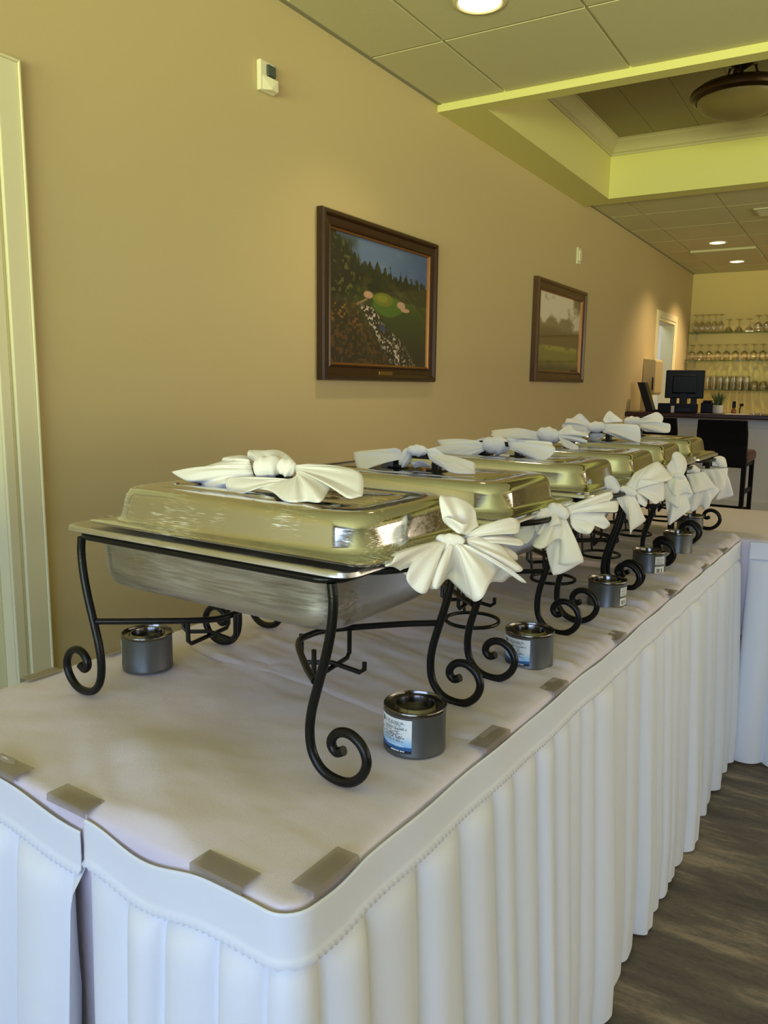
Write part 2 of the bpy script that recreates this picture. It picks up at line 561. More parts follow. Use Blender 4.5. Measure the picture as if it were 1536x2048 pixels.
struct(b.obj('trim_3', M['white_trim'], smooth=False))

# the bright room seen through the far doorway
b = MB()
b.box(-3.1, -3.0, 7.6, 11.2, 0, 2.6).box(-3.0, XW - WT, 10.9, 11.0, 0, 2.6).box(-3.0, XW - WT, 7.6, 7.7, 0, 2.6)
struct(b.obj('wall_other_room', M['other_room'], smooth=False))
struct(MB().box(-3.1, XW - WT, 7.6, 11.0, 2.5, 2.56).obj('ceiling_other_room', M['other_room'], smooth=False))
area('other_room_light', (-2.3, 9.4, 2.45), (-2.3, 9.5, 0), 0.8, 1.6, (0.85, 0.93, 1.0), 22)

# ---------------------------------------------------------------- ceilings
def tiles(name, xs, ys, z, gap=0.007, drop=0.011, special={}):
    b = MB()
    b.box(xs[0], xs[-1], ys[0], ys[-1], z + drop, z + drop + 0.02)
    for i in range(len(xs) - 1):
        for j in range(len(ys) - 1):
            dz = special.get((i, j), 0)
            b.box(xs[i] + gap, xs[i + 1] - gap, ys[j] + gap, ys[j + 1] - gap, z + dz, z + drop + 0.005)
    return struct(b.obj(name, M['tile'], smooth=False))


S0, S1 = 3.33, 5.80            # the lowered band around the raised tray
xs = [XW] + [-1.253 + 0.61 * i for i in range(11)]
xs = [x for x in xs if x < XR - 0.1] + [XR]
ys = [YB] + [2.66 - 0.61 * i for i in range(9, -1, -1)] + [S0]
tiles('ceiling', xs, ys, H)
xs = [XW] + [-1.336 + 0.638 * i for i in range(11)]
xs = [x for x in xs if x < XR - 0.1] + [XR]
ys = [S1, 6.47, 7.16, 7.83, 8.50, 9.17, 9.80, YF]
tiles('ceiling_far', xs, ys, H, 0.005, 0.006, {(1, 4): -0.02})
# wall angle of the grid
struct(MB().box(XW, XW + 0.022, YB, S0, H - 0.002, H + 0.002).box(XW, XW + 0.02, S1, YF, H - 0.002, H + 0.002).obj('trim_4', M['grid'], smooth=False))

ZS = H - 0.036                 # underside of the lowered band
TX0, TX1, TY0, TY1 = -1.385, 3.2, 3.42, 5.63
ZT = 3.04                      # raised tray ceiling
b = MB()
G = 0.05
b.box(XW, XR, S0, TY0 - G, ZS, H + 0.03).box(XW, XR, TY1 + G, S1, ZS, H + 0.03)
b.box(XW, TX0 - G, TY0 - G, TY1 + G, ZS, H + 0.03).box(TX1 + G, XR, TY0 - G, TY1 + G, ZS, H + 0.03)
b.box(TX0 - G, TX0, TY0 - G, TY1 + G, ZS, ZT + 0.05).box(TX1, TX1 + G, TY0 - G, TY1 + G, ZS, ZT + 0.05)
b.box(TX0, TX1, TY0 - G, TY0, ZS, ZT + 0.05).box(TX0, TX1, TY1, TY1 + G, ZS, ZT + 0.05)
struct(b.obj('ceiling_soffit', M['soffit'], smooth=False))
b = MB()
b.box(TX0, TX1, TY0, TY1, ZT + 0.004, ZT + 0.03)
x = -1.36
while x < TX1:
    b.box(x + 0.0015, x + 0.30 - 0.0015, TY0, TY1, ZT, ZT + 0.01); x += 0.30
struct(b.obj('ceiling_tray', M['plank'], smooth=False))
# crown moulding round the tray
cp = [(0.0, -0.105), (0.010, -0.105), (0.012, -0.090), (0.024, -0.084), (0.028, -0.070), (0.040, -0.045), (0.060, -0.026), (0.066, -0.022), (0.070, -0.010), (0.078, -0.008), (0.078, 0.0)]
b = MB()
rows = []
for o_, z_ in cp:
    rows.append([(TX0 + o_, TY0 + o_, ZT + z_), (TX1 - o_, TY0 + o_, ZT + z_), (TX1 - o_, TY1 - o_, ZT + z_), (TX0 + o_, TY1 - o_, ZT + z_)])
b.grid(rows, True)
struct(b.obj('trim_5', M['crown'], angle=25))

# ---------------------------------------------------------------- ceiling fixtures
def downlight(x, y, label, power, r=0.075):
    t = thing('recessed_light', label, 'ceiling light', (x, y, H), 0, 'recessed ceiling lights')
    MB().lathe([(r + 0.016, 0.001), (r + 0.016, -0.004), (r + 0.003, -0.007), (r - 0.004, -0.003), (r - 0.004, 0.001)], n=36, cap0=False, cap1=False).obj('trim_ring', M['white_trim'], t)
    MB().lathe([(r - 0.004, -0.001), (r * 0.8, -0.005), (r * 0.4, -0.010), (0.002, -0.012)], n=32, cap0=False).obj('lens', M['glow'], t)
    s = spot('downlight_beam', (x, y, H - 0.03), power)
    return t


downlight(-0.975, 2.42, 'glowing recessed light in the ceiling tiles above the nearest dish', 32, 0.085)
downlight(-1.005, 8.11, 'glowing recessed light in the far tiles, nearer of the far pair', 95)
downlight(-1.005, 9.45, 'glowing recessed light in the far tiles, closest to the glass shelves', 190)

t = thing('air_vent', 'small square metal air vent in the far ceiling tiles', 'vent', (-0.36, 6.80, H))
MB().box(-0.155, 0.155, -0.155, -0.13, -0.012, 0).box(-0.155, 0.155, 0.13, 0.155, -0.012, 0).box(-0.155, -0.13, -0.13, 0.13, -0.012, 0).box(0.13, 0.155, -0.13, 0.13, -0.012, 0).obj('frame', M['vent'], t, smooth=False, bevel=0.003)
b = MB()
for i in range(8):
    y = -0.12 + i * 0.033
    b.add([(-0.13, y, -0.002), (0.13, y, -0.002), (0.13, y + 0.018, -0.011), (-0.13, y + 0.018, -0.011)], [(0, 1, 2, 3)])
b.obj('slats', M['vent'], t, smooth=False, solid=0.002)

# semi-flush bowl lamp hung in the tray
PX, PY = -0.345, 4.45
t = thing('pendant_lamp', 'bronze ceiling lamp with frosted glass bowl hanging in the raised tray', 'lamp', (PX, PY, ZT))
MB().lathe([(0.105, 0), (0.105, -0.010), (0.095, -0.018), (0.080, -0.022), (0.070, -0.045), (0.030, -0.065), (0.012, -0.072)], n=36).obj('canopy', M['bronze'], t)
MB().tube([(0, 0, -0.06), (0, 0, -0.16)], 0.012).obj('stem', M['bronze'], t)
ZR = -0.165
for k in range(3):
    a = 2 * PI * k / 3 + 0.55
    path = catmull([(0.075 * math.cos(a), 0.075 * math.sin(a), -0.03), (0.085 * math.cos(a), 0.085 * math.sin(a), -0.07), (0.13 * math.cos(a), 0.13 * math.sin(a), -0.12), (0.20 * math.cos(a), 0.20 * math.sin(a), ZR + 0.012)], 6)
    MB().tube(path, 0.0065).obj('arm', M['bronze'], t)
    MB().lathe([(0.004, 0), (0.014, 0.004), (0.016, 0.014), (0.012, 0.024), (0.003, 0.030)], (0.218 * math.cos(a), 0.218 * math.sin(a), ZR + 0.004), 16).obj('finial', M['bronze'], t)
MB().lathe([(0.20, ZR + 0.012), (0.225, ZR + 0.008), (0.243, ZR - 0.010), (0.255, ZR - 0.014), (0.258, ZR - 0.030), (0.250, ZR - 0.046), (0.236, ZR - 0.052), (0.226, ZR - 0.060), (0.222, ZR - 0.050), (0.222, ZR - 0.02), (0.20, ZR)], n=56, cap0=False, cap1=False).obj('ring', M['bronze'], t)
MB().lathe([(0.224, ZR - 0.045), (0.218, ZR - 0.070), (0.195, ZR - 0.098), (0.160, ZR - 0.120), (0.110, ZR - 0.138), (0.055, ZR - 0.148), (0.004, ZR - 0.150)], n=48, cap0=False).obj('glass_bowl', M['bowl_glass'], t)

# ---------------------------------------------------------------- things on the left wall
# motion sensor
t = thing('motion_sensor', 'small ivory motion sensor high on the wall left of the pictures', 'sensor', (XW, 1.94, 2.37))
MB().box(0, 0.020, -0.042, 0.042, -0.052, 0.054).obj('housing', M['plastic_white'], t, smooth=False, bevel=0.004)
b = MB()
b.add([(0.018, -0.036, -0.050), (0.018, 0.040, -0.050), (0.018, 0.040, 0.004), (0.018, -0.036, 0.004),
       (0.040, 0.000, -0.046), (0.040, 0.038, -0.046), (0.040, 0.038, -0.006), (0.036, 0.016, -0.004)],
      [(0, 3, 2, 1), (4, 5, 6, 7), (0, 1, 5, 4), (1, 2, 6, 5), (2, 3, 7, 6), (3, 0, 4, 7)])
b.obj('cover', M['plastic_white'], t, smooth=False, bevel=0.002)
MB().box(0.018, 0.030, -0.008, 0.038, 0.004, 0.044).obj('lens', M['lens_dark'], t, smooth=False, bevel=0.004)

t = thing('wall_plate', 'narrow ivory wall control plate above the farther picture', 'wall plate', (XW, 5.72, 2.256))
MB().box(0, 0.012, -0.045, 0.045, -0.062, 0.062).obj('plate', M['plastic_white'], t, smooth=False, bevel=0.003)
MB().box(0.012, 0.024, -0.026, 0.026, -0.040, 0.040).obj('cover', M['plastic_white'], t, smooth=False, bevel=0.003)


def picture(name, label, y0, y1, z0, z1, fw, th, fmat, fillet, paint, nu, nv, plaque):
    t = thing(name, label, 'picture', (XW + 0.004, (y0 + y1) / 2, (z0 + z1) / 2))
    hy, hz = (y1 - y0) / 2, (z1 - z0) / 2
    prof = [(0, 0), (0, th * 0.75), (fw * 0.10, th), (fw * 0.28, th), (fw * 0.45, th * 0.72), (fw * 0.80, th * 0.62), (fw * 0.92, th * 0.70), (fw, th * 0.55), (fw, 0.004)]
    rows = [[(d_, -hy + o_, -hz + o_), (d_, hy - o_, -hz + o_), (d_, hy - o_, hz - o_), (d_, -hy + o_, hz - o_)] for o_, d_ in prof]
    MB().loops(rows, False, False).grid([rows[-1], rows[0]], True).obj('frame', fmat, t, smooth=False)
    iy, iz = hy - fw, hz - fw
    rows = [[(d_, -iy + o_, -iz + o_), (iy * 0 + d_, iy - o_, -iz + o_), (d_, iy - o_, iz - o_), (d_, -iy + o_, iz - o_)] for o_, d_ in ((-0.001, th * 0.60), (0.007, th * 0.48), (0.008, 0.006))]
    MB().grid(rows, True).obj('fillet', fillet, t, smooth=False)
    us = np.linspace(-iy, iy, nu); vs = np.linspace(-iz, iz, nv)
    rows = [[(0.008, float(u), float(v)) for u in us] for v in vs]
    o = MB().grid(rows).obj('print', M['print'], t, smooth=False)
    U, V = np.meshgrid(np.linspace(0, 1, nu), np.linspace(0, 1, nv))
    colour_grid(o.data, lin(paint(U, V)).reshape(-1, 3))
    if plaque:
        pc, pw, ph = plaque
        MB().box(th * 0.6, th * 0.6 + 0.006, pc - pw, pc + pw, -hz + fw * 0.5 - ph, -hz + fw * 0.5 + ph).obj('plaque', M['brass'], t, smooth=False, bevel=0.001)
    return t


def mixc(a, b, m_):
    return a * (1 - m_[..., None]) + np.asarray(b, float) * m_[..., None]


def sstep(a, b, x):
    t_ = np.clip((x - a) / (b - a), 0, 1); return t_ * t_ * (3 - 2 * t_)


def golf(U, V):
    n1 = fbm(U * 9, V * 7, 5, 1); n2 = fbm(U * 40, V * 34, 4, 9); n3 = fbm(U * 22, V * 18, 3, 20)
    c = np.zeros(U.shape + (3,)) + np.array([120, 146, 190.])
    c = mixc(c, (196, 204, 214), sstep(0.35, 0.75, fbm(U * 3, V * 9, 4, 5)) * sstep(1.0, 0.8, V))
    c = mixc(c, (70, 104, 160), sstep(0.5, 1.0, U) * 0.6)
    # tree line
    spike = np.abs(((U * 17 + fbm(U * 9, U * 0, 3, 2) * 2) % 1) - 0.5) * 2
    top = 0.78 - 0.08 * sstep(0.1, 0.9, U) + 0.14 * sstep(0.30, 0.0, U) * 1.6 + (1 - spike) * 0.20 * np.maximum(vnoise(np.floor(U * 17) + 0.5, U * 0 + 0.5, 3) - 0.25, 0) + 0.09 * (n2 - 0.4)
    c = mixc(c, (34, 44, 22), sstep(0.012, -0.012, V - top))
    tm = (V < top)
    c = mixc(c, (92, 84, 38), tm * sstep(0.5, 0.75, n3) * 0.8)
    c = mixc(c, (52, 70, 30), tm * sstep(0.52, 0.7, n2) * 0.7)
    # fairway and rough
    gl = 0.60 - 0.06 * U
    g = sstep(0.01, -0.01, V - gl)
    c = mixc(c, (48, 74, 22), g)
    c = mixc(c, (88, 112, 36), g * sstep(0.45, 0.62, n1) * sstep(0.40, 0.62, V))
    c = mixc(c, (30, 44, 14), g * sstep(0.45, 0.10, V) * 0.8)
    c = mixc(c, (150, 172, 56), np.exp(-(((U - 0.20) / 0.10) ** 2 + ((V - 0.60) / 0.025) ** 2)) * 0.9)
    c = mixc(c, (90, 108, 50), np.exp(-((V - (0.62 - 0.18 * (U - 0.6) ** 2 * 3 - 0.3 * sstep(0.7, 1, U) * 0.4)) / 0.008) ** 2) * sstep(0.55, 0.7, U) * 0.7)
    el = lambda cx, cy, rx, ry: sstep(1.1, 0.9, np.sqrt(((U - cx) / rx) ** 2 + ((V - cy) / ry) ** 2) + 0.25 * (n1 - 0.5))
    c = mixc(c, (84, 124, 40), el(0.56, 0.50, 0.16, 0.085))
    c = mixc(c, (128, 140, 44), el(0.51, 0.55, 0.105, 0.055))
    c = mixc(c, (150, 156, 60), el(0.50, 0.555, 0.06, 0.03))
    c = mixc(c, (214, 176, 150), el(0.36, 0.565, 0.045, 0.028))
    c = mixc(c, (216, 180, 156), np.maximum(el(0.70, 0.525, 0.045, 0.03), el(0.745, 0.49, 0.05, 0.018)))
    # creek with rocks running down to the right
    ctr = 0.30 + (0.50 - V) * 0.98 + 0.05 * (n1 - 0.5)
    wd = 0.07 + 0.26 * (0.50 - V)
    st = sstep(1.0, 0.55, np.abs(U - ctr) / np.maximum(wd, 0.01) + 0.5 * (n3 - 0.5)) * sstep(0.52, 0.45, V)
    c = mixc(c, (24, 20, 18), st)
    n5 = fbm(U * 75, V * 60, 2, 77)
    c = mixc(c, (120, 106, 92), st * sstep(0.50, 0.58, n5))
    c = mixc(c, (232, 226, 220), st * sstep(0.62, 0.68, n5) * sstep(0.40, 0.55, n1 + 0.1))
    c = mixc(c, (66, 84, 134), sstep(1.0, 0.5, np.abs(U - ctr - 0.03) / 0.045) * sstep(0.38, 0.30, V) * sstep(0.45, 0.58, n3))
    lg = sstep(1.0, 0.6, np.abs((V - 0.46) - (U - 0.22) * 0.55) / 0.012) * sstep(0.12, 0.16, U) * sstep(0.38, 0.33, U)
    c = mixc(c, (170, 140, 116), lg)
    # shrubs of the near bank
    nb = sstep(0.0, -0.06, U - ctr + wd * 0.8) * sstep(0.52, 0.46, V)
    n6 = fbm(U * 50, V * 44, 3, 88)
    c = mixc(c, (38, 24, 10), nb)
    c = mixc(c, (104, 70, 28), nb * sstep(0.50, 0.64, n6))
    c = mixc(c, (176, 130, 50), nb * sstep(0.58, 0.70, n6) * sstep(0.24, 0.44, V))
    c = mixc(c, (70, 66, 22), nb * sstep(0.55, 0.75, n1) * 0.7)
    c = mixc(c, (22, 26, 8), sstep(0.30, 0.0, V) * sstep(0.50, 1.0, U) * (1 - st) * 0.7)
    # trees on the left edge
    lt = sstep(0.30, 0.18, U + 0.20 * (n1 - 0.5)) * sstep(0.44, 0.54, V) * sstep(1.02, 0.90, V)
    c = mixc(c, (32, 36, 16), lt * 0.85)
    c = mixc(c, (120, 126, 74), lt * sstep(0.58, 0.68, n2) * 0.8)
    return np.clip((c / 255.0) ** 1.2 * 255 * 0.92, 0, 255)


def clouds(U, V):
    n1 = fbm(U * 3.2 + 3, V * 4.0, 6, 31); n2 = fbm(U * 7, V * 9, 5, 41)
    c = np.zeros(U.shape + (3,)) + np.array([136, 124, 96.])
    c = mixc(c, (232, 226, 208), sstep(0.42, 0.58, n1 + 0.12 * (V - 0.7)) * sstep(0.45, 0.62, V))
    c = mixc(c, (96, 92, 84), sstep(0.50, 0.36, n1) * sstep(0.60, 0.8, V) * 0.8)
    c = mixc(c, (112, 92, 58), sstep(0.60, 0.48, V + 0.10 * (n2 - 0.5)))
    c = mixc(c, (128, 124, 56), sstep(0.35, 0.30, V) * sstep(0.06, 0.16, V))
    c = mixc(c, (160, 156, 70), sstep(0.35, 0.32, V) * sstep(0.24, 0.30, V) * sstep(0.4, 0.6, n2))
    c = mixc(c, (84, 92, 40), sstep(0.22, 0.10, V) * sstep(0.45, 0.6, n2))
    c = mixc(c, (70, 62, 34), sstep(0.12, 0.02, V) * 0.8)
    return c


picture('framed_picture', 'dark walnut framed golf course photograph with a brass plaque, nearer picture', 2.270, 3.307, 1.2645, 1.9776, 0.070, 0.036, M['frame'], M['gold'], golf, 300, 220, (0.01, 0.062, 0.011))
picture('framed_picture', 'brown framed picture of grey clouds over a green field, farther picture', 4.789, 5.886, 1.2845, 1.9968, 0.075, 0.040, M['frame2'], M['gold'], clouds, 120, 90, (0.05, 0.06, 0.010))

# paper towel dispenser
t = thing('paper_towel_dispenser', 'ivory paper towel dispenser on the wall beside the far doorway', 'dispenser', (XW, 8.17, 1.36))
MB().prism([(0.0, -0.18), (0.115, -0.18), (0.13, -0.16), (0.13, 0.165), (0.115, 0.185), (0.0, 0.195)], -0.15, 0.17).obj('housing', M['towel_plastic'], t, smooth=False, bevel=0.008)
MB().box(0.10, 0.112, -0.155, -0.148, -0.13, 0.0).obj('slot', M['black_plastic'], t, smooth=False)

# ================================================================ THE BUFFET LINE (local frame: x across, y along the line, near right corner = 0,0)
TW, TLN = 0.735, 2.285
t = thing('buffet_table', 'long folding table under the white cloth carrying the chafing dishes', 'table', TL(0, 0, 0), DL)
MB().box(-TW + 0.012, -0.012, 0.012, TLN, T - 0.034, T - 0.010).obj('tabletop', M['vent'], t, smooth=False, bevel=0.004)
for y in (0.30, 1.95):
    for x in (-0.64, -0.10):
        MB().tube([(x, y, 0.0), (x, y, T - 0.034)], 0.013).obj('leg', M['black_iron'], t)
t2 = thing('side_table', 'table set crosswise at the far end under a white skirt', 'table', TL(0, 0, 0), DL)
MB().box(-TW, 1.55, TLN + 0.012, TLN + 0.71, T - 0.034, T - 0.010).obj('tabletop', M['vent'], t2, smooth=False, bevel=0.004)
for y in (2.45, 2.88):
    for x in (-0.6, 1.4):
        MB().tube([(x, y, 0.0), (x, y, T - 0.034)], 0.013).obj('leg', M['black_iron'], t2)


def height(x, y):
    """wrinkles of the cloth: broad soft waves by the near end, sharp ripples along the right edge"""
    z = 0.009 * (fbm(x * 5 + y * 3 + 9, y * 6 - x * 4 + 5, 3, 51) - 0.5)
    near = np.clip(1 - y / 0.27, 0, 1) * np.clip((-x - 0.05) / 0.2, 0, 1) * np.clip((x + 0.56) / 0.15, 0, 1)
    z = z + near * np.maximum(0.045 * (vnoise(x * 4.0 - y * 5 + 20, y * 13 + x * 8 + 20, 55) - 0.35), -0.002)
    z = z + 0.008 * np.abs(fbm(x * 6 + y * 5 + 4, y * 9 - x * 5 + 9, 4, 57) - 0.5)
    edge = np.clip((x + 0.42) / 0.40, 0, 1) * np.clip((y - 0.55) / 0.6, 0.12, 1)
    rip = fbm(y * 26 + x * 2.5, x * 2.2 + 7, 3, 61)
    z = z + edge * 0.017 * np.abs(rip - 0.5) * 2.4
    mid = np.clip((y - 0.3) / 0.3, 0, 1)
    z = z + mid * 0.010 * np.abs(fbm(y * 17 + x * 4.0, x * 2.5 + 3, 3, 71) - 0.5) * 2
    return z


def cloth(name, label, x0, x1, y0, y1, base, roll, seed, ripple=1.0, step=0.008):
    """a cloth lying on the table; roll: which sides turn down over the table edge (x0,x1,y0,y1)"""
    xsn = list(np.arange(x0, x1, step)) + [x1]
    ysn = list(np.arange(y0, y1, step)) + [y1]
    def ext(a, lo, hi, r0, r1):
        R_ = 0.010
        pre = [(lo + 0.010, -0.33), (lo + 0.007, -0.12), (lo, -0.030), (lo, -0.014), (lo + R_ * 0.08, -R_ * 0.6), (lo + R_ * 0.3, -R_ * 0.29), (lo + R_ * 0.62, -R_ * 0.07)] if r0 else []
        post = [(hi - R_ * 0.62, -R_ * 0.07), (hi - R_ * 0.3, -R_ * 0.29), (hi - R_ * 0.08, -R_ * 0.6), (hi, -0.014), (hi, -0.030), (hi - 0.007, -0.12), (hi - 0.010, -0.33)] if r1 else []
        mid_ = [(v, 0.0) for v in a if (not r0 or v > lo + R_) and (not r1 or v < hi - R_)]
        return pre + mid_ + post
    ex = ext(xsn, x0, x1, roll[0], roll[1]); ey = ext(ysn, y0, y1, roll[2], roll[3])
    X = np.array([[e[0] for e in ex]] * len(ey)); Y = np.array([[f[0]] * len(ex) for f in ey])
    DX = np.array([e[1] for e in ex])[None, :]; DY = np.array([f[1] for f in ey])[:, None]
    hz = height(X, Y) * ripple
    fade = np.clip(np.minimum.reduce([np.abs(X - x0), np.abs(X - x1), np.abs(Y - y0)]) / 0.02, 0.25, 1)
    Z = base + np.minimum(DX, DY) + hz * fade
    if roll[2]:                                    # rounded near corners
        for cx_, sg, on in ((x1 - 0.026, 1, roll[1]), (x0 + 0.026, -1, roll[0])):
            if not on: continue
            dx, dy = (X - cx_) * sg, (y0 + 0.026) - Y
            q = np.sqrt(dx * dx + dy * dy); k = (dx > 0) & (dy > 0) & (q > 0.0255)
            f_ = np.where(k, 0.0255 / np.maximum(q, 1e-6), 1)
            X = np.where(k, cx_ + sg * dx * f_, X); Y = np.where(k, (y0 + 0.026) - dy * f_, Y)
    rows = [[(X[j, i], Y[j, i], Z[j, i]) for i in range(len(ex))] for j in range(len(ey))]
    return tag(MB().grid(rows).obj(name, M['cloth'], None, loc=TL(0, 0, 0), rot=DL, angle=80), label, 'tablecloth')


cloth('tablecloth', 'white cloth on the near end of the buffet, under the first dish', -TW, 0.0, 0.0, 0.62, T - 0.002, (1, 1, 1, 0), 1)
# second cloth overlaps the first; its near edge lies as a slightly raised diagonal line
o = cloth('tablecloth', 'white rippled cloth covering the rest of the buffet from the second dish on', -TW - 0.001, 0.001, 0.40, TLN + 0.006, T + 0.0012, (1, 1, 0, 0), 2)
for v in o.data.vertices:
    if v.co.y < 0.70:
        k = 1 - (v.co.y - 0.40) / 0.30
        e = 0.415 + 0.20 * (-v.co.x - 0.17) ** 1.6 if v.co.x < -0.17 else 0.415
        v.co.y += k * (e - 0.40 + 0.01 * math.sin(v.co.x * 14))
        if k > 0.96: v.co.z -= 0.003
o = cloth('tablecloth', 'pale cloth on the crosswise table beyond the last dish', -TW - 0.002, 1.55, TLN, TLN + 0.715, T - 0.001, (1, 1, 1, 1), 3, 0.35, 0.015)


def skirt(name, label, path, drape=0.0, seed=1, spacing=0.075, head=0.05, top=T - 0.006, left_end=False, depth=1.0, swag=(), cat='table skirt'):
    """pleated skirt hung on a path (x, y, nx, ny) in the buffet frame: plain header, gathered pleats below"""
    rng = random.Random(seed)
    pts = []
    for i in range(len(path) - 1):
        a, b_ = path[i], path[i + 1]
        L_ = math.hypot(b_[0] - a[0], b_[1] - a[1]); n = max(1, int(L_ / 0.0045))
        for k in range(n):
            s_ = k / n
            nx, ny = a[2] * (1 - s_) + b_[2] * s_, a[3] * (1 - s_) + b_[3] * s_
            q = math.hypot(nx, ny)
            pts.append((a[0] + (b_[0] - a[0]) * s_, a[1] + (b_[1] - a[1]) * s_, nx / q, ny / q))
    pts.append(path[-1])
    S = [0.0]
    for i in range(1, len(pts)): S.append(S[-1] + math.hypot(pts[i][0] - pts[i - 1][0], pts[i][1] - pts[i - 1][1]))
    tot = S[-1]
    # pleat positions
    cuts = [0.0]
    while cuts[-1] < tot: cuts.append(cuts[-1] + spacing * rng.uniform(0.7, 1.4))
    amp = [rng.uniform(0.6, 1.25) for _ in cuts]; skew = [rng.uniform(-0.25, 0.25) for _ in cuts]
    sub_ = [rng.uniform(0.0, 0.5) for _ in cuts]; wig = [rng.uniform(-1, 1) for _ in cuts]
    def fold(s_, v):
        s2 = s_ + 0.010 * v * math.sin(s_ * 9 + seed) + 0.008 * v * v * wig[int(min(len(cuts) - 1, max(0, s_ / spacing)))] * 0.0
        k = 0
        while k < len(cuts) - 2 and cuts[k + 1] <= s2: k += 1
        u = (s2 - cuts[k]) / (cuts[k + 1] - cuts[k]); u = min(max(u, 0), 1)
        p = 0.5 + skew[k] * (0.4 + 0.6 * v)
        u2 = u / p * 0.5 if u < p else 0.5 + (u - p) / (1 - p) * 0.5
        h_ = math.sin(PI * u2) ** 0.55
        h_ += sub_[k] * 0.25 * math.sin(3 * PI * u2) * v
        return amp[k] * h_
    ZL = [0.0, 0.004, 0.02, 0.035, head - 0.006, head, head + 0.0015, head + 0.006, head + 0.014, head + 0.026, head + 0.045, head + 0.075, head + 0.12, 0.22, 0.28, 0.34, 0.41, 0.48, 0.55, 0.62, 0.68, 0.715, top - 0.008]
    rows, hrows = [], []
    for zi in ZL:
        row = []
        below = max(0.0, zi - head)
        v = min(1.0, below / 0.55)
        for (x, y, nx, ny), s_ in zip(pts, S):
            if zi <= head:
                off = 0.0015 + 0.0012 * math.sin(s_ * 31 + seed)
                off += 0.0 if zi < head - 0.01 else 0.0008
            else:
                g = min(1.0, below / 0.03)
                a_ = (0.019 + 0.024 * v) * depth
                off = -0.004 * g + a_ * g * fold(s_, v) + 0.012 * v
            sag = sum(h_ * math.sin(PI * (s_ - a0) / (a1 - a0)) ** 2 for a0, a1, h_ in swag if a0 < s_ < a1)
            sag += drape * math.exp(-((s_ - tot) / 0.10) ** 2) if left_end else 0.0
            row.append((x + nx * off, y + ny * off, top - zi - sag * max(0, 1 - zi / 0.3) + (0.006 * math.sin(s_ * 23) if zi > 0.6 else 0)))
        rows.append(row)
        if zi <= head + 0.0001: hrows.append(row)
    t = thing(name, label, cat, TL(0, 0, 0), DL)
    MB().grid(rows[5:]).obj('pleats', M['skirt'], t, angle=180)
    # header band with a pinked lower edge, standing a little proud of the pleats
    hz = [[(p[0] + 0, p[1] + 0, p[2]) for p in r] for r in hrows]
    hdr = []
    for r_, zi in zip(hz, ZL):
        hdr.append([(p[0] + q[2] * (0.0045 if zi > 0.003 else 0.0042), p[1] + q[3] * (0.0045 if zi > 0.003 else 0.0042), p[2]) for p, q in zip(r_, pts)])
    last = [(p[0] + q[2] * 0.0045, p[1] + q[3] * 0.0045, p[2] - 0.004 - (0.0035 if i % 2 else 0.0)) for i, (p, q) in enumerate(zip(hdr[-1], pts))]
    MB().grid(hdr + [last]).obj('header', M['skirt'], t, angle=180, solid=0.0012)
    return t


def arc(cx, cy, r, a0, a1, n=7):
    return [(cx + r * math.cos(math.radians(a0 + (a1 - a0) * i / n)), cy + r * math.sin(math.radians(a0 + (a1 - a0) * i / n)),
             math.cos(math.radians(a0 + (a1 - a0) * i / n)), math.sin(math.radians(a0 + (a1 - a0) * i / n))) for i in range(n + 1)]


skirt('table_skirt', 'white pleated skirt wrapping the near corner and the long side of the buffet',
      [(-0.303, 0.0, 0, -1)] + arc(-0.025, 0.025, 0.025, -90, 0) + [(0.0, TLN - 0.01, 1, 0)], seed=4, spacing=0.080, swag=((0.0, 0.20, 0.014), (0.30, 0.42, 0.004), (0.72, 0.98, 0.003), (1.06, 1.40, 0.004)))
skirt('table_skirt', 'white pleated skirt on the near end, ending in a gap at its right',
      [(-TW - 0.0, 0.62, -1, 0)] + arc(-TW + 0.025, 0.025, 0.025, 180, 270) + [(-0.309, 0.0, 0, -1)], seed=9, spacing=0.10, drape=0.018, left_end=True, depth=1.4)
skirt('table_skirt', 'bright white skirt of the crosswise table at the far end',
      [(0.035, TLN - 0.004, 0, -1), (1.55, TLN - 0.004, 0, -1)], seed=14, spacing=0.13)


# plastic clips holding the skirts: bent C strips over the table edge
def clip(x, y, rz, label, L_=0.072, wd=0.026):
    prof = [(-wd, 0.0019), (0.0016, 0.0019), (0.0026, 0.0012), (0.0030, -0.007), (0.0024, -0.0076), (0.0018, -0.007), (0.0014, 0.0004), (-wd, 0.0006)]
    o = MB().prism(prof, -L_ / 2, L_ / 2, 'y').obj('skirt_clip', M['clip'], None, smooth=False, bevel=0.0006, loc=TL(x, y, T + 0.0022), rot=DL + rz)
    return tag(o, label, 'clip', 'skirt clips along the table edge')


for y, lb in ((0.066, 'clear skirt clip on the long edge at the bare near corner'), (0.437, 'clear skirt clip on the long edge between the first two fuel cans'),
              (0.675, 'clear skirt clip on the long edge just before the second fuel can'), (0.995, 'clear skirt clip on the long edge before the third fuel can'),
              (1.405, 'clear skirt clip on the long edge before the fourth fuel can'), (1.76, 'clear skirt clip on the long edge before the fifth fuel can'),
              (2.04, 'clear skirt clip on the long edge nearest the crosswise table')):
    clip(0.003, y, 0, lb, 0.075 if y < 0.5 else 0.06)
for x, lb in ((-0.093, 'clear skirt clip on the near end closest to the corner'), (-0.335, 'clear skirt clip on the near end over the gap between the skirts'), (-0.475, 'clear skirt clip on the near end, cut off by the picture edge')):
    clip(x, -0.003, -PI / 2, lb)
for y, lb in ((0.222, 'clear clip on the wall side edge behind the left front scroll foot'), (0.375, 'clear clip on the wall side edge behind the left fuel can')):
    clip(-TW - 0.003, y, PI, lb, 0.062)

